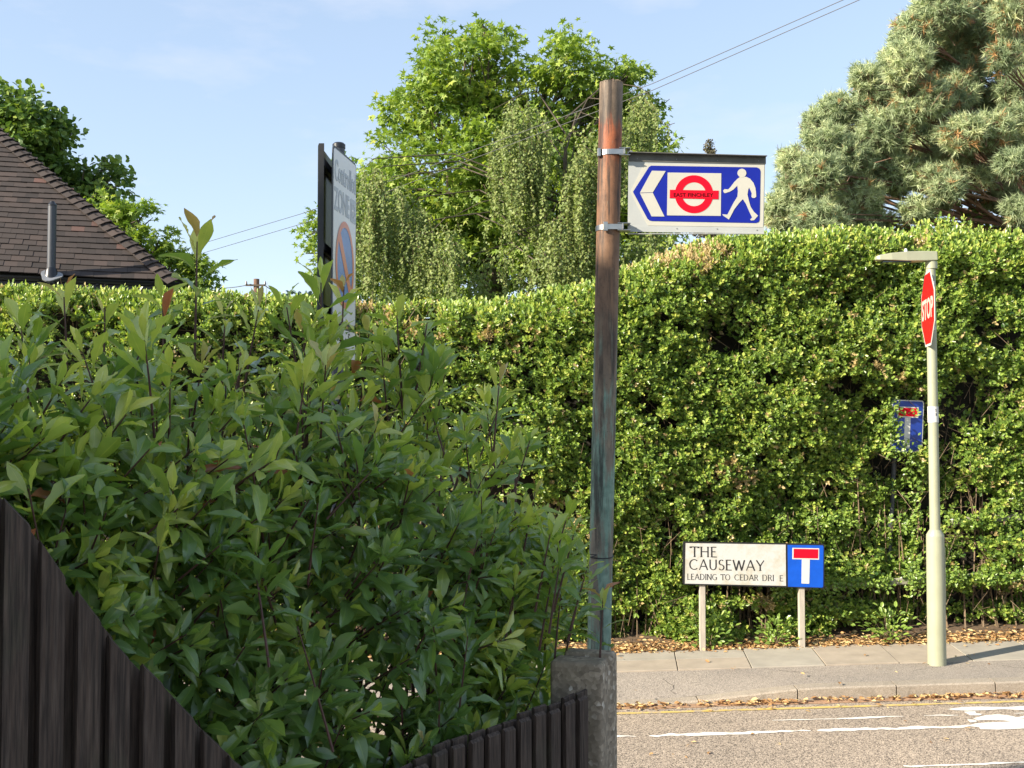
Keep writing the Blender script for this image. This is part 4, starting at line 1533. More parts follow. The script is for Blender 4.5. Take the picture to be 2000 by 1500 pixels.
FT = [(-250, 760), (-120, 850), (0, 965), (40, 1003), (100, 1082), (165, 1182), (225, 1250), (290, 1314), (345, 1370), (400, 1430), (480, 1500), (560, 1548), (650, 1562), (730, 1535), (800, 1492), (870, 1457), (930, 1432), (1000, 1408), (1050, 1388), (1100, 1368), (1165, 1342)]
fs = [fence_s(a) for a, _ in FT]
fz = [W(a, b_, FA.y + fd.y * s_).z for (a, b_), s_ in zip(FT, fs)]


def fence_top(s_): return float(np.interp(s_, fs, fz))


fence = thing('wooden_fence', 'dark stained board fence panel with its top edge dipping in a curve', 'fence', (FA.x, FA.y, .3))


def fpt(s_, o_, z_): return FA + fd * s_ + fn * o_ + Vector((0, 0, z_)) - Vector((FA.x, FA.y, .3))


PER = .070
rb = random.Random(9)
bf, bbk = MB(), MB()
s_ = -.14
i = 0
while s_ < FL - .01:
    w1 = .045 + rb.uniform(-.003, .003)
    jag = rb.uniform(-.006, .006)
    tl = rb.uniform(-.004, .004)
    for (mb, a, c2, o0, o1, dz) in ((bf, s_, s_ + w1, .012, .030, 0), (bbk, s_ + w1 - .016, s_ + PER + .016, -.014, .000, .006)):
        if c2 > FL: c2 = FL
        if a >= c2: continue
        za, zb2 = fence_top(a) + jag + dz, fence_top(c2) + jag + dz + tl
        ch = .008 if mb is bf else .004
        V = []
        for (ss, zt3) in ((a, za), (c2, zb2)):
            V += [fpt(ss + tl * .2, o1, .15), fpt(ss + tl, o1, zt3 - ch), fpt(ss + tl, (o0 + o1) / 2, zt3), fpt(ss + tl, o0, zt3 - ch), fpt(ss + tl * .2, o0, .15)]
        mb.add(V, [(0, 5, 6, 1), (1, 6, 7, 2), (2, 7, 8, 3), (3, 8, 9, 4), (0, 1, 2, 3, 4), (5, 9, 8, 7, 6), (0, 4, 9, 5)])
    s_ += PER
    i += 1
bf.build('board_panel', M['board'], fence)
bbk.build('backing_boards', M['board'], fence)
for zz in (.45, 1.0):
    b = MB()
    V = []
    for ss in (-.14, FL):
        V += [fpt(ss, -.0165, zz), fpt(ss, -.0165, zz + .07), fpt(ss, -.07, zz + .07), fpt(ss, -.07, zz)]
    b.add(V, [(0, 1, 5, 4), (1, 2, 6, 5), (2, 3, 7, 6), (3, 0, 4, 7), (0, 3, 2, 1), (4, 5, 6, 7)])
    b.build('rail', M['board'], fence)

# ---------------------------------------------------------------- big shrub behind the fence
shrub = thing('shrub', 'large glossy leaved evergreen shrub with reddish stems growing over the dark fence', 'shrub', (-.55, 3.35, .25))
sh_o = np.array(shrub.location)
prof_ = [(0, .014), (.10, .045), (.24, .10), (.40, .155), (.56, .192), (.70, .190), (.83, .13), (.93, .055), (1.0, .004)]
SF = []
for i in range(len(prof_) - 1):
    for k in range(5): SF.append((i * 6 + k, i * 6 + k + 1, i * 6 + 7 + k, i * 6 + 6 + k))
ks_ = len(prof_) * 6 + 2
SF.append((ks_ - 2, ks_ - 1, 3, 2))
SF = np.array(SF)
RIB = np.array([.14 if k == 2 else 0 for i in range(len(prof_) - 1) for k in range(5)] + [.14])


def shrub_leaf(arch, fold, twist, side, wave):
    V = []
    for (yy, ww) in prof_:
        zc = -arch * yy * yy + .05 * yy
        xc = side * yy * yy
        tw_ = twist * yy
        for u in (-1, -.5, -.07, .07, .5, 1):
            xx, zz = u * ww, abs(u) ** 1.5 * ww * fold + wave * .02 * math.sin(yy * 17 + u * 2) * abs(u)
            V.append((xc + xx * math.cos(tw_) - zz * math.sin(tw_), yy, zc + xx * math.sin(tw_) + zz * math.cos(tw_)))
    V += [(-.010, -.14, .0), (.010, -.14, .0)]
    return np.array(V)


SHAPES = [shrub_leaf(.16, .45, .0, .0, 1), shrub_leaf(.34, .25, .35, .06, 1.5), shrub_leaf(-.06, .65, -.2, -.05, .6), shrub_leaf(.5, .35, -.5, .09, 1.4), shrub_leaf(.05, .2, .25, -.08, 2)]
OUT = [(-80, 680), (20, 680), (60, 665), (120, 640), (190, 670), (250, 650), (300, 610), (380, 600), (440, 625), (510, 615), (560, 650), (620, 600), (700, 680), (760, 630), (830, 640), (870, 720), (930, 790), (985, 770), (1030, 870), (1065, 930), (1105, 985), (1140, 1050), (1155, 1110), (1150, 1165), (1110, 1215), (1062, 1262), (1045, 1330), (1040, 1400)]
ox, oy = np.array([p[0] for p in OUT], float), np.array([p[1] for p in OUT], float)
rs = random.Random(77)
leaves = {k: [] for k in ('p', 'd', 'n', 's', 't')}
stem = MB()


def add_shoot(T_, d, L_, nl, size, young, spread, red=False, stemr=.0035):
    T_ = np.array(T_)
    d = d / np.linalg.norm(d)
    up_ = np.array([0, 0, 1.0])
    bend = np.array([rs.uniform(-.25, .25), rs.uniform(-.25, .25), rs.uniform(0, .35)])
    e1 = np.cross(d, [.37, .61, .7])
    e1 /= np.linalg.norm(e1)
    e2 = np.cross(d, e1)

    def at(s__):                              # distance back from the tip
        q_ = s__ / .35
        return T_ - d * s__ - bend * .12 * q_ * q_ * .5
    ph0 = rs.uniform(0, 6.28)
    for i in range(nl):
        f = i / max(1, nl - 1)
        s__ = L_ * .80 * f ** 1.15
        ph = ph0 + i * 2.4 + rs.uniform(-.3, .3)
        th = math.radians(14 + spread * f ** .75) + rs.uniform(-.2, .2)
        rad = e1 * math.cos(ph) + e2 * math.sin(ph)
        ld = d * math.cos(th) + rad * math.sin(th)
        nm = d * math.sin(th) - rad * math.cos(th)
        nm = nm + np.array([rs.uniform(-.3, .3), rs.uniform(-.3, .3), rs.uniform(0, .35)])
        sz = size * (.55 + .5 * min(1, f * 2.2 + .12)) * rs.uniform(.82, 1.15)
        p_ = at(s__) + ld * sz * .14
        tone = young * (1 - f * .75) + rs.uniform(-.10, .10) + .10
        if red and f < .45: tone = rs.choice([.91, .92, .93, .94, .95, .97]) if f < .25 else min(.88, tone + .25)
        elif rs.random() < .006: tone = rs.choice([.94, .98])
        else: tone = min(.90, max(0, tone))
        leaves['p'].append(p_)
        leaves['d'].append(ld)
        leaves['n'].append(nm)
        leaves['s'].append((sz * rs.uniform(.70, .98), sz, sz * rs.uniform(.4, 1.5)))
        leaves['t'].append(tone)
    stem.tube([Vector(at(0) - sh_o), Vector(at(L_ * .5) - sh_o), Vector(at(L_) - sh_o), Vector(at(L_ * 1.25) - sh_o)], [stemr * .45, stemr * .75, stemr * .95, stemr * 1.05], 5)


def fence_Y(px): return FA.y + fd.y * fence_s(px)


# layered shoots: rings of depth behind the fence, denser near the face
cnt = 0
for layer, (nsh, d0, d1) in enumerate([(350, .10, .32), (230, .28, .55), (150, .5, .85)]):
    for _ in range(nsh):
        for _try in range(30):
            px = rs.uniform(-110, 1150)
            yt_ = float(np.interp(px, ox, oy))
            py = rs.uniform(yt_, 1580)
            s_f = fence_s(min(px, 1100))
            fy = fence_Y(min(px, 1100))
            edge = (py - yt_) / 260.0
            dd = rs.uniform(d0, d1) + .22 * max(0, 1 - edge) + .20 * max(0, (px - 700) / 400) * max(0, 1 - (py - yt_) / 500)
            Yp = fy + dd
            T_ = W(px, py, Yp)
            if T_.z < .42: continue
            if px > 1025 and py > 1215: continue
            if py < yt_ + 230 and rs.random() < .25 + .5 * (1 - (py - yt_) / 230): continue
            break
        hgt = max(0, min(1, 1 - edge))
        out_dir = np.array([fn.x, fn.y, 0]) * (1 - hgt * .75) * rs.uniform(.25, 1.0) + np.array([rs.uniform(-.5, .5), rs.uniform(-.3, .3), .55 + hgt * .7])
        if px > 950: out_dir = out_dir + np.array([.35, -.05, -.1])
        young = rs.uniform(.35, .95) if rs.random() < .22 + .65 * min(1, max(0, (1250 - py) / 600)) else rs.uniform(.05, .4)
        add_shoot(T_, out_dir, rs.uniform(.14, .27), rs.randint(9, 15), rs.uniform(.080, .112) * (1 + .05 * hgt), young, rs.uniform(58, 88) - 36 * hgt, red=(rs.random() < .02 and hgt > .2))
        cnt += 1
# the end of the shrub beside and behind the concrete post
for _ in range(150):
    px, py = rs.uniform(930, 1105), rs.uniform(1010, 1420)
    if px > 1075 and py > 1225: continue
    Yp = rs.uniform(3.56, 4.0) if px > 1015 else rs.uniform(3.25, 3.8)
    T_ = W(px, py, Yp)
    add_shoot(T_, np.array([rs.uniform(-.1, .75), rs.uniform(-.6, .1), rs.uniform(.25, .9)]), rs.uniform(.12, .22), rs.randint(9, 15), rs.uniform(.080, .112), rs.uniform(.2, .9), rs.uniform(58, 86))
# the tall leading shoots that stand clear of the outline
for (px, py, Yp, L_, nl, sz, yg, red, lean) in [
    (385, 472, 2.95, .30, 12, .128, .62, True, .02), (627, 552, 3.1, .26, 11, .125, .66, False, 0), (672, 560, 3.25, .22, 10, .09, .8, True, .05),
    (125, 580, 2.75, .24, 9, .105, .62, True, -.05), (40, 625, 2.7, .22, 8, .105, .66, False, -.1), (205, 598, 2.85, .28, 7, .085, .7, True, .02),
    (318, 590, 2.9, .22, 9, .11, .6, False, 0), (505, 605, 3.0, .24, 9, .11, .58, True, .2), (440, 612, 3.1, .22, 7, .09, .6, True, .05),
    (775, 615, 3.2, .26, 10, .118, .66, False, -.05), (835, 625, 3.25, .22, 8, .10, .66, False, .15), (870, 725, 3.3, .22, 8, .11, .6, False, .2),
    (975, 748, 3.45, .22, 9, .10, .68, True, .1), (720, 650, 3.3, .2, 8, .09, .8, True, .1), (590, 640, 3.2, .2, 7, .09, .75, True, -.1),
    (1035, 860, 3.5, .2, 8, .095, .6, False, .3), (1045, 960, 3.45, .2, 8, .09, .75, True, .2), (1110, 1000, 3.5, .2, 8, .10, .6, False, .3),
    (1178, 1165, 3.42, .2, 8, .085, .6, True, .06), (1080, 1120, 3.4, .2, 9, .10, .6, False, .2), (1120, 1045, 3.35, .2, 10, .095, .6, False, .25), (1148, 1105, 3.4, .2, 10, .09, .55, False, .3), (1095, 1085, 3.3, .2, 11, .10, .5, False, .15), (1135, 1150, 3.62, .2, 11, .095, .55, False, .25), (1095, 1160, 3.45, .2, 11, .10, .5, False, .1), (1075, 1040, 3.3, .2, 10, .10, .6, False, .2), 
    (270, 640, 2.9, .2, 9, .1, .6, False, .1), (560, 600, 3.0, .24, 8, .105, .6, False, -.15)]:
    add_shoot(W(px, py, Yp), np.array([lean, -.05, 1.0]), L_, nl, sz, yg, 62, red, .0042)
# older branches reaching up from the base
for _ in range(46):
    px = rs.uniform(-60, 1040)
    yt_ = float(np.interp(px, ox, oy))
    py = yt_ + rs.uniform(60, 420)
    e = W(px, py, fence_Y(min(px, 1080)) + rs.uniform(.45, .85))
    a = Vector((rs.uniform(-.95, .05), rs.uniform(3.0, 3.7), .2))
    a = Vector((sh_o[0] + (e.x - sh_o[0]) * .45 + rs.uniform(-.1, .1), sh_o[1] + (e.y - sh_o[1]) * .5, .25))
    m_ = a.lerp(e, .55) + Vector((rs.uniform(-.16, .16), rs.uniform(-.06, .10), .06))
    so = Vector(sh_o)
    stem.tube([a - so, m_ - so, e - so], [.011, .007, .0042], 6)
P_, D_, N_, S_, T_ = [np.array(leaves[k]) for k in ('p', 'd', 'n', 's', 't')]
pick = np.random.default_rng(3).integers(0, len(SHAPES), len(P_))
Vs, Fs, Ts, off = [], [], [], 0
for k, tv in enumerate(SHAPES):
    q_ = pick == k
    V, F, T = inst(tv, SF, P_[q_] - sh_o, frames(D_[q_], N_[q_]), S_[q_], T_[q_])
    Vs.append(V)
    Fs.append(F + off)
    Ts.append(np.where(T < .9, np.minimum(.895, T + np.tile(RIB, int(q_.sum()))), T))
    off += len(V)
npmesh('foliage', np.concatenate(Vs), [np.concatenate(Fs)], M['shrub_leaf'], shrub, np.concatenate(Ts), smooth=True)
stem.build('stems', M['shrub_stem'], shrub, smooth=True)

# ---------------------------------------------------------------- trees
def tree(name, label, px, Y, clumps_px, sub_r, per, ln, leaf, tv, tf, mat, seed, r0, up=.7, droop=.3, bark='bark'):
    cl = px_clumps(clumps_px, Y, seed)
    base = W(px, 820, Y)
    root = thing(name, label, 'tree', (base.x, base.y, -.3))
    o_ = Vector(root.location)
    cl = [((Vector(c) - o_)[:], R) for c, R in cl]
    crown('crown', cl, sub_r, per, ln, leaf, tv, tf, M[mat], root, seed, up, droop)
    wood('trunk', (0, 0, 0), cl, r0, M[bark], root, seed)
    return root


OVAL_V = HT * np.array([1.5, 1, 1])
MAPLE_EXTRA = [(1120, 260, 60, 50), (1090, 330, 70, 60), (1160, 330, 60, 60), (960, 420, 80, 70), (820, 420, 80, 70), (1230, 320, 60, 60), (1240, 400, 60, 60), (1080, 480, 90, 70), (725, 420, 50, 60), (700, 350, 34, 40), (715, 480, 50, 60), (760, 400, 80, 80), (870, 480, 90, 80), (1080, 380, 90, 80), (920, 400, 90, 80), (1130, 560, 140, 50), (880, 560, 140, 50), (960, 160, 70, 60), (1180, 210, 80, 60)]
tree('maple_tree', 'large maple with two rounded summits rising behind the hedge and weeping birch', 985, 24,
     [(900, 130, 95, 80), (955, 85, 55, 45), (845, 150, 40, 45), (790, 225, 55, 50), (850, 210, 70, 60), (1120, 135, 85, 55), (1195, 150, 65, 45), (1108, 80, 26, 24), (1105, 108, 16, 20), (850, 72, 22, 18), (945, 48, 18, 18), (1235, 135, 38, 22),
      (1060, 200, 110, 75), (920, 250, 120, 90), (765, 295, 55, 55), (740, 350, 62, 65), (850, 370, 130, 100), (1000, 320, 120, 100), (1150, 270, 110, 100), (1250, 235, 60, 60), (1290, 285, 42, 45), (1205, 370, 110, 100),
      (1000, 470, 170, 100), (800, 480, 120, 100), (625, 440, 34, 40), (618, 520, 26, 32), (660, 480, 40, 60), (1150, 490, 140, 80), (720, 530, 90, 80), (1290, 340, 40, 40), (1270, 450, 70, 70)] + MAPLE_EXTRA,
     .44, 2.7, 34, .20, MAPLE_V * .62, MAPLE_F, 'maple_leaf', 31, .32)
tree('oak_tree', 'tall dark oak rising at the left edge behind the tiled roof', 10, 28,
     [(15, 200, 60, 45), (60, 250, 50, 60), (20, 290, 80, 70), (95, 300, 45, 60), (120, 260, 24, 34), (60, 370, 80, 60), (130, 350, 40, 50), (-60, 260, 90, 90), (190, 340, 42, 38), (215, 365, 26, 26), (165, 385, 55, 50), (200, 400, 40, 36), (-30, 420, 120, 90), (90, 440, 90, 60), (-150, 330, 100, 120)],
     .42, 3.0, 34, .19, OVAL_V, LF, 'oak_leaf', 41, .35)
tree('sycamore_tree', 'yellow green sycamore sloping down behind the hip of the tiled roof', 300, 22,
     [(150, 400, 40, 24), (205, 420, 55, 40), (255, 430, 45, 36), (240, 480, 70, 50), (300, 480, 45, 36), (330, 520, 60, 42), (290, 540, 70, 50), (375, 540, 42, 36), (395, 565, 30, 26), (220, 540, 80, 60), (340, 580, 80, 40)],
     .36, 4.6, 36, .18, MAPLE_V * .62, MAPLE_F, 'maple_leaf', 51, .22)
# weeping birch: hanging curtains of fine shoots
wb = thing('weeping_birch', 'weeping birch trailing long olive curtains in front of the maple', 'tree', (W(1085, 820, 19.6).x, 19.6, -.3))
wo_ = np.array(wb.location)
r = np.random.default_rng(61)
lp, ld_, ln_, lt_ = [], [], [], []
strA, strB = [], []
limbs = MB()
CUR = [(700, 760, 315, 600, 60), (735, 800, 350, 600, 60), (790, 850, 390, 600, 52), (840, 900, 430, 605, 44), (960, 1075, 190, 440, 90), (985, 1060, 260, 500, 60), (1055, 1110, 410, 595, 44), (1105, 1180, 290, 590, 90), (1160, 1215, 200, 420, 50), (1215, 1285, 175, 330, 66), (975, 1030, 490, 600, 34), (900, 960, 500, 600, 30), (1200, 1330, 430, 560, 60), (1020, 1060, 540, 610, 20), (1085, 1150, 430, 600, 50)]
CUR = [(a_, b_, c_, d_, int(n_ * .92)) for a_, b_, c_, d_, n_ in CUR] + [(700, 800, 330, 500, 16), (880, 1000, 400, 560, 12), (1090, 1210, 230, 480, 14), (720, 900, 440, 600, 20), (1000, 1200, 430, 590, 14)]
for ci, (x0, x1, y0, y1, ns) in enumerate(CUR):
    Yc = 19.2 + r.uniform(-.6, .9)
    a_, b2 = W(x0, y0 + 25, Yc), W((x0 + x1) / 2, y0 - 5, Yc)
    c2_ = W(x1, y0 + 25, Yc)
    tr_top = Vector((wo_[0] + .2, wo_[1], W(1000, y0 + 60, Yc).z))
    wv = Vector(wo_)
    limbs.tube([tr_top - wv, b2.lerp(tr_top, .4) + Vector((0, .6, .55)) - wv, b2 - wv, (a_ if abs(a_.x - tr_top.x) > abs(c2_.x - tr_top.x) else c2_) - wv], [.018, .014, .009, .004], 5)
    for s in range(ns):
        f = np.clip(r.normal(.5, .30), -.25, 1.25)
        px = x0 + (x1 - x0) * f
        py = y0 + 45 * (2 * f - 1) ** 2 + abs(r.normal(0, 60))
        pe = min(y1, py + (y1 - py) * r.uniform(.45, 1.1)) - 20 * r.uniform(0, 1)
        if pe < py + 30: continue
        Y_ = Yc + r.normal(0, .35)
        t_ = W(px, py, Y_)
        e_ = W(px + r.normal(0, 7), pe, Y_ + r.normal(0, .05))
        m = int((t_.z - e_.z) / .020)
        u = np.linspace(0, 1, m)[:, None]
        sway = np.sin(u * 5 + r.uniform(0, 6)) * .03
        arch = np.array([r.normal(0, .12), -abs(r.normal(0, .1)), 0])
        pts = np.array(t_) * (1 - u) + np.array(e_) * u + np.concatenate([sway, sway * .6, u * 0], 1) + arch * np.sin(np.minimum(u * 3, 1) * PI / 2)
        lp.append(pts + r.normal(0, .018, pts.shape))
        dirs = nrm(np.stack([r.normal(0, .8, m), r.normal(-.2, .7, m), -np.ones(m) * .8], 1))
        ld_.append(dirs)
        ln_.append(nrm(np.stack([r.normal(-.2, .6, m), r.normal(-.7, .5, m), r.normal(.45, .4, m)], 1)))
        lt_.append(np.clip(.45 + r.normal(0, .12) + r.normal(0, .15, m), 0, 1))
        step = pts[::10]
        strA.append(step[:-1])
        strB.append(step[1:])
lp, ld_, ln_, lt_ = [np.concatenate(q_) for q_ in (lp, ld_, ln_, lt_)]
V, F, T = inst(OVAL_V, LF, lp - wo_, frames(ld_, ln_), r.uniform(.040, .068, len(lp)), lt_)
npmesh('hanging_foliage', V, [F], M['birch_leaf'], wb, T)
A_, B2_ = np.concatenate(strA) - wo_, np.concatenate(strB) - wo_
sticks('hanging_twigs', A_, B2_, np.full(len(A_), .004), M['twig'], wb)
limbs.tube([(0, 0, 0), (.1, 0, 3), (.15, 0, 5.5), (.2, 0, 8.0)], [.2, .16, .11, .03], 10)
limbs.build('trunk', M['bark'], wb, smooth=True)

# pine: tufts of needles on many boughs
pine = thing('pine_tree', 'big blue green pine with a few rusty dead tufts leaning over the hedge', 'tree', (W(2150, 820, 15.2).x, 15.2, -.2))
po_ = np.array(pine.location)
r = np.random.default_rng(71)
PC = [(1530, 415, 45, 40), (1560, 360, 50, 40), (1545, 310, 30, 26), (1600, 420, 60, 40), (1600, 330, 50, 40), (1610, 265, 45, 32), (1640, 215, 45, 35), (1590, 235, 24, 26), (1660, 300, 60, 50), (1670, 380, 60, 50), (1690, 430, 60, 28), (1720, 180, 55, 40), (1690, 150, 30, 28), (1730, 250, 60, 45), (1750, 330, 60, 50), (1770, 120, 50, 50), (1790, 60, 50, 45), (1800, 190, 60, 50), (1810, 270, 50, 40), (1840, 20, 60, 45), (1850, 100, 60, 50), (1860, 180, 50, 40), (1830, 340, 50, 30), (1900, 60, 60, 50), (1920, 0, 60, 40), (1905, 210, 45, 35), (1970, 40, 60, 50), (1900, 300, 60, 24), (1960, 190, 50, 34), (1975, 270, 55, 34), (1990, 110, 30, 30), (2050, 60, 70, 60), (2060, 200, 70, 60), (2050, 330, 70, 50), (1985, 450, 40, 30), (1870, -50, 80, 40), (1960, -70, 90, 50), (2080, -60, 90, 80), (1945, 330, 25, 16)]
PFRONT = [(1940, 60, 50, 40), (1985, 20, 50, 40), (1890, 140, 45, 36), (1985, 175, 45, 40), (1930, 255, 50, 34), (1985, 235, 50, 36), (1985, 320, 40, 30), (1880, 260, 45, 34), (1850, 300, 50, 30), (1830, 400, 30, 20), (1960, 110, 34, 30), (2040, 130, 60, 60), (2040, 270, 60, 60), (1900, 350, 50, 26), (1960, 385, 46, 26), (1850, 370, 36, 24), (2000, 410, 40, 26), (1790, 410, 34, 26)]
cl = px_clumps(PC, 15, 72) + px_clumps(PFRONT, 13.7, 78) + px_clumps([(a_, b_ + 6, c_ * .9, d_ * .9) for a_, b_, c_, d_ in PC if a_ < 1900 and a_ > 1540], 13.9, 74)
NV, NF = [], []
rn = np.random.default_rng(73)
for k in range(26):
    dd = nrm(rn.normal(size=3) + np.array([0, .95, 0]))
    sd_ = nrm(np.cross(dd, rn.normal(size=3)))
    o0 = np.array([0, rn.uniform(-.55, .25), 0])
    NV += [o0 - sd_ * .048, o0 + sd_ * .048, o0 + dd * rn.uniform(.8, 1.05)]
    NF.append((3 * k, 3 * k + 1, 3 * k + 2))
NV, NF = np.array(NV), np.array(NF)
tp_, td_, tt_ = [], [], []
brA, brB = [], []
for (c, R) in cl:
    c, R = np.array(c), np.array(R)
    n = max(14, int(4 * PI * R[0] * R[2] * 215))
    d = rand_dir(n, r)
    rad_ = r.uniform(.35, 1.05, n) ** .6
    p_ = c + d * R * rad_[:, None]
    dirn = nrm(d * .8 + np.array([-.25, -.25, .35]) + r.normal(0, .35, (n, 3)))
    tn = np.clip(.40 + r.normal(0, .27, n) + r.normal(0, .12), 0, .9)
    cpx = 1000 + 2000 * c[0] / c[1]
    dp = .012 + .06 * (cpx > 1780) * (c[2] > EYE + 3)
    tn = np.where(r.uniform(0, 1, n) < dp, r.uniform(.93, 1, n), tn)
    tp_.append(p_)
    td_.append(dirn)
    tt_.append(tn)
    s0 = c + r.normal(0, .25, (n, 3)) * R
    brA.append(p_ - dirn * .02)
    brB.append(p_ - dirn * r.uniform(.15, .3, n)[:, None] + r.normal(0, .03, (n, 3)))
tp_, td_, tt_ = np.concatenate(tp_), np.concatenate(td_), np.concatenate(tt_)
V, F, T = inst(NV, NF, tp_ - po_, frames(td_, nrm(r.normal(size=td_.shape))), r.uniform(.085, .135, len(tp_)), tt_)
npmesh('needles', V, [F], M['pine_needle'], pine, T)
A_, B2_ = np.concatenate(brA) - po_, np.concatenate(brB) - po_
sticks('twigs', A_, B2_, np.full(len(A_), .006), M['pine_bark'], pine)
b = MB()
b.tube([(0, 0, 0), (.05, 0, 2.5), (-.05, 0, 5), (.1, .1, 8), (0, 0, 10)], [.32, .27, .22, .15, .06], 12)
rb = random.Random(8)
for (c, R) in cl:
    c = Vector(c) - Vector(po_)
    a = Vector((0, 0, max(2.6, c.z * rb.uniform(.6, .95) + rb.uniform(.2, .8))))
    m_ = a.lerp(c, .55) + Vector((0, 0, rb.uniform(-.25, .2)))
    b.tube([a, m_, c], [.045, .028, .010], 6)
    for _ in range(5):
        e = c + Vector((rb.uniform(-1, 1) * R[0], rb.uniform(-1, 1) * R[1], rb.uniform(-.8, .8) * R[2]))
        s = m_.lerp(c, rb.uniform(.1, 1))
        b.tube([s, s.lerp(e, .5) + Vector((0, 0, .04)), e], [.014, .010, .005], 5)
# bare sweeping branches under the canopy at the right
for k in range(34):
    px, py = rb.uniform(1830, 1960), rb.uniform(360, 455)
    e = W(px, py, 15 + rb.uniform(-.8, .8)) - Vector(po_)
    a = W(2030 + rb.uniform(-20, 40), rb.uniform(300, 420), 15.1) - Vector(po_)
    m_ = a.lerp(e, .5) + Vector((0, rb.uniform(-.2, .2), rb.uniform(-.02, .14)))
    b.tube([a, m_, e], [.018, .010, .004], 5)
b.build('trunk', M['pine_bark'], pine, smooth=True)

# dark evergreen bush under the pine, behind the hedge
cl2 = px_clumps([(1800, 440, 60, 26), (1880, 430, 60, 30), (1960, 425, 60, 30), (1760, 470, 60, 30)], 14.2, 5)
eb = thing('evergreen_bush', 'dark shaded evergreen bush under the pine behind the hedge top', 'bush', (5.7, 14.2, -.2))
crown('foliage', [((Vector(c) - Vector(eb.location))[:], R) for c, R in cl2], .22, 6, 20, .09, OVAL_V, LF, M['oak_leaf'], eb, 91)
sticks('stems', np.array([(-.3, 0, 0), (0, 0, 0), (.4, 0, 0)]) * 1.0, np.array([(-.4, 0, 4.6), (0.1, 0, 4.6), (.9, 0, 4.6)]), np.array([.04, .05, .04]), M['bark'], eb)

# brownish conifer tip far behind the station sign
ct = W(1388, 275, 34)
cf = thing('conifer_tree', 'small brownish conifer top peeking above the direction sign', 'tree', (ct.x, ct.y, -.3))
clc = []
for k in range(9):
    f = k / 8
    z_ = ct.z + .05 - (k * .16 + k * k * .05)
    rr2 = .08 + k * .085
    clc.append(((random.uniform(-.1, .1), 0, z_), (rr2, rr2, .28)))
crown('foliage', clc, .12, 40, 26, .055, OVAL_V, LF, M['conifer_needle'], cf, 95, up=.3, droop=-.2)
MB().tube([(0, 0, 0), (0, 0, ct.z + .2)], [.22, .02], 8).build('trunk', M['bark'], cf, smooth=True)

# distant wood on the horizon, haze painted into its leaf colour
fw = px_clumps([(545, 592, 20, 10), (575, 586, 22, 10), (600, 590, 26, 12), (520, 600, 26, 10), (640, 592, 40, 12), (470, 602, 30, 10), (430, 596, 26, 12)], 170, 3)
fo = crown('woodland', fw, 1.2, .5, 16, .9, OVAL_V, LF, M['haze_leaf'], None, 97)
tag(fo, 'wood far off on the horizon, coloured bluish for haze', 'wood', kind='stuff')

# ---------------------------------------------------------------- tiled house on the left
PHI = math.radians(18)
corner = W(338, 549, 16.0)
hs = thing('tiled_house', 'house with brown clay tiled hipped roof behind the hedge on the left', 'house', corner, (0, 0, PHI))
hs.location.z = 0
ez = corner.z
# local: -x runs along the front eave to the left, +y goes back
pit = math.radians(44)
tp2 = math.tan(pit)
HLN, HDP = 10.0, 6.4
rr3 = random.Random(15)
TVs, TFs, TTs = [], [], []
gauge = .150
nrow = int((HDP / 2) / math.cos(pit) / gauge)


def tile(b0, dirx, up_, wv, lv, tilt, tone):
    pass


tb_v, tb_f, tb_t = [], [], []


def add_tile(o_, ax, ay, an, wd, ln, th, tone):
    i0 = len(tb_v)
    for (u, v, w_) in ((0, 0, .022), (1, 0, .022), (1, 1, .0), (0, 1, .0), (0, 0, .022 + th), (1, 0, .022 + th), (1, 1, th), (0, 1, th)):
        tb_v.append(o_ + ax * (u * wd) + ay * (v * ln) + an * w_)
    for q_ in ((4, 5, 6, 7), (0, 4, 7, 3), (1, 2, 6, 5), (0, 1, 5, 4)):
        tb_f.append(tuple(i0 + a for a in q_))
        tb_t.append(tone)


cosP, sinP = math.cos(pit), math.sin(pit)
wd = .195
for row in range(nrow):
    d = row * gauge
    hz_, yv_ = ez + d * sinP, d * cosP
    off = wd * .5 * (row % 2) + rr3.uniform(-.012, .012)
    for face in (0, 1):
        lo_, hi_ = (-HLN + yv_, -yv_) if face == 0 else (yv_, HDP - yv_)
        k0 = math.floor((lo_ - off) / wd)
        k1 = math.ceil((hi_ - off) / wd)
        for kk in range(k0, k1):
            a0, a1 = max(lo_, off + kk * wd), min(hi_, off + (kk + 1) * wd)
            if a1 - a0 < .02: continue
            t_ = min(.95, max(0, rr3.gauss(.45, .24)))
            if rr3.random() < .004: t_ = .99
            sg = .014 * math.sin(a0 * 1.7 + row * .25) + rr3.uniform(-.0025, .0025)
            tl_ = rr3.uniform(-.010, .010)
            if face == 0:
                add_tile(Vector((a0, yv_, hz_ + sg)), Vector((1, 0, tl_)), Vector((0, cosP, sinP)), Vector((0, -sinP, cosP)), a1 - a0 - .0015, gauge * 1.5, .02, t_)
            else:
                add_tile(Vector((-yv_, a0, hz_ + sg)), Vector((0, 1, tl_)), Vector((-cosP, 0, sinP)), Vector((sinP, 0, cosP)), a1 - a0 - .0015, gauge * 1.5, .02, t_)
roof = npmesh('roof', np.array([tuple(v) for v in tb_v]), [np.array(tb_f)], M['tile'], hs, np.array(tb_t))
# roof deck under the tiles
hr = HDP / 2
b = MB()
rz_ = ez + hr * tp2
b.add([(-.02, .02, ez - .02), (-HLN, .02, ez - .02), (-HLN + hr, hr, rz_ - .02), (-hr, hr, rz_ - .02), (-.02, HDP, ez - .02), (-HLN, HDP, ez - .02)],
      [(0, 1, 2, 3), (0, 3, 4), (4, 3, 2, 5), (1, 5, 2), (0, 4, 5, 1)])
b.build('roof_deck', M['dark_wood_and_shade'], roof)
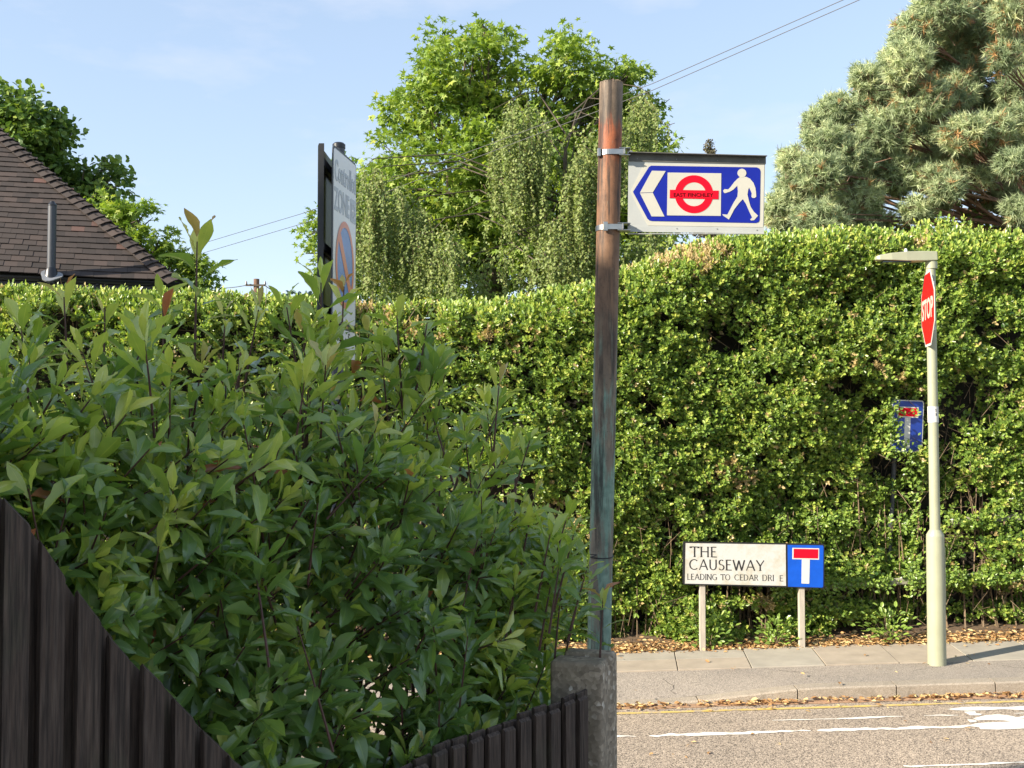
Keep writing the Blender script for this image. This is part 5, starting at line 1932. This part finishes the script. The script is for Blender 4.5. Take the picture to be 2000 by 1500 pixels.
# bonnet tiles up the right hip
bn_v, bn_f, bn_t = [], [], []
hipd = Vector((-1, 1, tp2)).normalized()
side = Vector((1, 1, 0)).normalized()
upn = side.cross(hipd).normalized()
if upn.z < 0: upn = -upn
hl = Vector((-hr, hr, hr * tp2)).length
k = 0
dcur = -.10
while dcur < hl - .1:
    o_ = Vector((0, 0, ez)) + hipd * dcur
    i0 = len(bn_v)
    L_ = .31
    jz = rr3.uniform(-.006, .006)
    prof3 = [(-.19, -.115), (-.10, -.045), (0, .0), (.10, -.045), (.19, -.115)]
    for (v_, lift, sc3) in ((0, .085, 1.0), (L_, .028, .8)):
        for th_ in (0, .018):
            for (sx, sz) in prof3:
                bn_v.append(o_ + hipd * v_ + side * sx * sc3 + upn * (sz * sc3 + lift + th_ + jz))
    t_ = min(.95, max(0, rr3.gauss(.5, .2)))
    for a in range(4):
        bn_f += [(i0 + 5 + a, i0 + 6 + a, i0 + 16 + a, i0 + 15 + a), (i0 + a, i0 + 1 + a, i0 + 6 + a, i0 + 5 + a)]
        bn_t += [t_, t_]
    dcur += .185
npmesh('hip_tiles', np.array([tuple(v) for v in bn_v]), [np.array(bn_f)], M['tile'], roof, np.array(bn_t))
# walls, gutter, brackets
b = MB()
b.box(-HLN + .3, -.32, .32, HDP - .3, -.5, ez - .04)
b.build('wall', M['render_wall'], hs)
b = MB()
n = 10
V, F = [], []
for xx in (-HLN, .10):
    for k in range(n + 1):
        a = PI + PI * k / n
        V.append((xx, -.065 + .062 * math.cos(a), ez - .03 + .062 * math.sin(a)))
for k in range(n): F.append((k, k + 1, n + 2 + k, n + 1 + k))
F += [tuple(range(n + 1)), tuple(range(n + 1, 2 * n + 2))]
b.add(V, F)
b.box(-HLN, .06, .0, .03, ez - .17, ez - .02)
b.build('gutter', M['pvc'], hs, smooth=True)
for k in range(12):
    xx = -.3 - k * .8
    MB().box(xx - .015, xx + .015, -.10, -.002, ez - .115, ez - .098).build('gutter_bracket', M['pvc'], hs)
MB().box(-HLN, .0, .03, .33, ez - .15, ez - .13).build('soffit', M['white'], hs)
# vent pipe with its lead collar, set on the front slope
inv = Matrix.Rotation(-PHI, 4, 'Z')


def on_roof(px, py):
    """walk along the pixel's ray until it meets the front slope"""
    best = None
    for Y_ in np.linspace(14.5, 20, 1100):
        p = inv @ (W(px, py, Y_) - Vector((corner.x, corner.y, 0)))
        d_ = p.z - (ez + p.y * tp2)
        if d_ < .02: return p
    return p


vp = on_roof(100, 541)
topz = vp.z + (541 - 408) / (2000 / 16.2)
vpipe = MB().tube([vp + Vector((0, 0, -.1)), Vector((vp.x, vp.y, topz))], [.062, .062], 18).build('vent_pipe', M['pipe_grey'], hs, smooth=True)
MB().tube([Vector((vp.x, vp.y, topz)), Vector((vp.x, vp.y, topz + .02)), Vector((vp.x, vp.y, topz + .05)), Vector((vp.x, vp.y, topz + .075))], [.066, .066, .04, .03], 14).build('cowl', M['pvc'], vpipe, smooth=True)
b = MB()
b.tube([vp + Vector((0, 0, -.04)), vp + Vector((0, 0, .10)), vp + Vector((0, 0, .14))], [.11, .085, .066], 18)
b.build('collar', M['pvc'], vpipe, smooth=True)
b = MB()
nrm_ = Vector((0, -sinP, cosP))
ring_ = []
for k in range(20):
    a = 2 * PI * k / 20
    rx = .15 * (1 + .16 * math.sin(3 * a + 1))
    ring_.append(vp + Vector((1, 0, 0)) * math.cos(a) * rx + Vector((0, cosP, sinP)) * (math.sin(a) * rx * .85 - .03) + nrm_ * .055)
b.add(ring_ + [p - nrm_ * .02 for p in ring_], [tuple(range(20))] + [(k, (k + 1) % 20, 20 + (k + 1) % 20, 20 + k) for k in range(20)])
b.build('lead_flashing', M['lead'], vpipe)

# ---------------------------------------------------------------- overhead cables and the far telegraph pole
tpb = W(501, 545, 46)
tg = thing('telegraph_pole', 'distant brown telegraph pole standing beyond the hedge', 'telegraph pole', (tpb.x, tpb.y, -1))
MB().tube([(0, 0, 0), (0, 0, tpb.z + 1)], [.17, .13], 12).build('shaft', M['pine_bark'], tg, smooth=True)
ins = MB().box(-.45, .45, -.16, -.13, tpb.z + .66, tpb.z + .74).build('crossarm', M['bark'], tg)
for s_ in (-.42, .42):
    MB().tube([(s_, -.145, tpb.z + .74), (s_, -.145, tpb.z + .88)], [.05, .03], 8).build('insulator', M['pvc'], ins)


def cable(label, pts, rad, sag):
    P3 = [W(*p) for p in pts]
    out = []
    for i in range(len(P3) - 1):
        for k in range(16):
            f = k / 16
            q_ = P3[i].lerp(P3[i + 1], f)
            q_.z -= sag * 4 * f * (1 - f)
            out.append(q_)
    out.append(P3[-1])
    b = MB()
    b.tube(out, rad, 5)
    o_ = b.build('overhead_cable', M['wire'])
    return tag(o_, label, 'cable', 'overhead cables')


cable('upper of the two overhead cables crossing the sky at top right', [(1760, -50, 14.0), (1275, 163, 16.6), (600, 414, 21.5), (380, 480, 24)], .006, .0)
cable('lower of the two overhead cables crossing the sky at top right', [(1760, -36, 14.0), (1275, 176, 16.6), (600, 434, 21.5), (380, 499, 24)], .006, .0)
cable('thin cable leaving the distant telegraph pole to the left', [(490, 555, 45.8), (410, 561, 60)], .02, .1)
cable('thin cable leaving the distant telegraph pole to the right', [(515, 556, 45.8), (610, 585, 60)], .02, .3)

# ---------------------------------------------------------------- unseen house added to shade the shrub (outside the frame)
nh = thing('shade_house', 'unseen pale house added left of the camera to shade the shrub', 'house', (-10.0, -2.65, 0))
RID = 8.95
EV = 6.3
b = MB()
b.box(-2.8, 2.8, -2.6, 2.6, -.5, EV)
b.add([(-2.8, -2.6, EV), (2.8, -2.6, EV), (0, -2.6, RID - .1), (-2.8, 2.6, EV), (2.8, 2.6, EV), (0, 2.6, RID - .1)], [(0, 1, 2), (3, 5, 4)])
b.build('wall', M['render_wall'], nh)  # pale walls chosen to bounce fill light onto the shrub
b = MB()
for s_ in (-1, 1):
    e_ = 3.15 * s_
    ze = EV - .28
    b.add([(e_, -2.8, ze), (e_, 2.8, ze), (0, 2.8, RID), (0, -2.8, RID), (e_, -2.8, ze + .12), (e_, 2.8, ze + .12), (0, 2.8, RID + .12), (0, -2.8, RID + .12)],
          [(0, 1, 2, 3), (4, 7, 6, 5), (0, 4, 5, 1), (0, 3, 7, 4), (1, 5, 6, 2)])
rf_ = b.build('roof', simple('roof_tile_plain', (.12, .075, .06), .9, var=.3, scale=8), nh)
for (yy, zz) in ((-1.1, 1.6), (1.1, 1.6), (-1.1, 4.2), (1.1, 4.2)):
    f_ = MB().box(2.805, 2.84, yy - .6, yy + .6, zz - .6, zz + .35).build('window', M['white'], nh, bevel=.004)
    MB().box(2.842, 2.85, yy - .52, yy + .52, zz - .52, zz + .27).build('pane', M['glass'], f_)
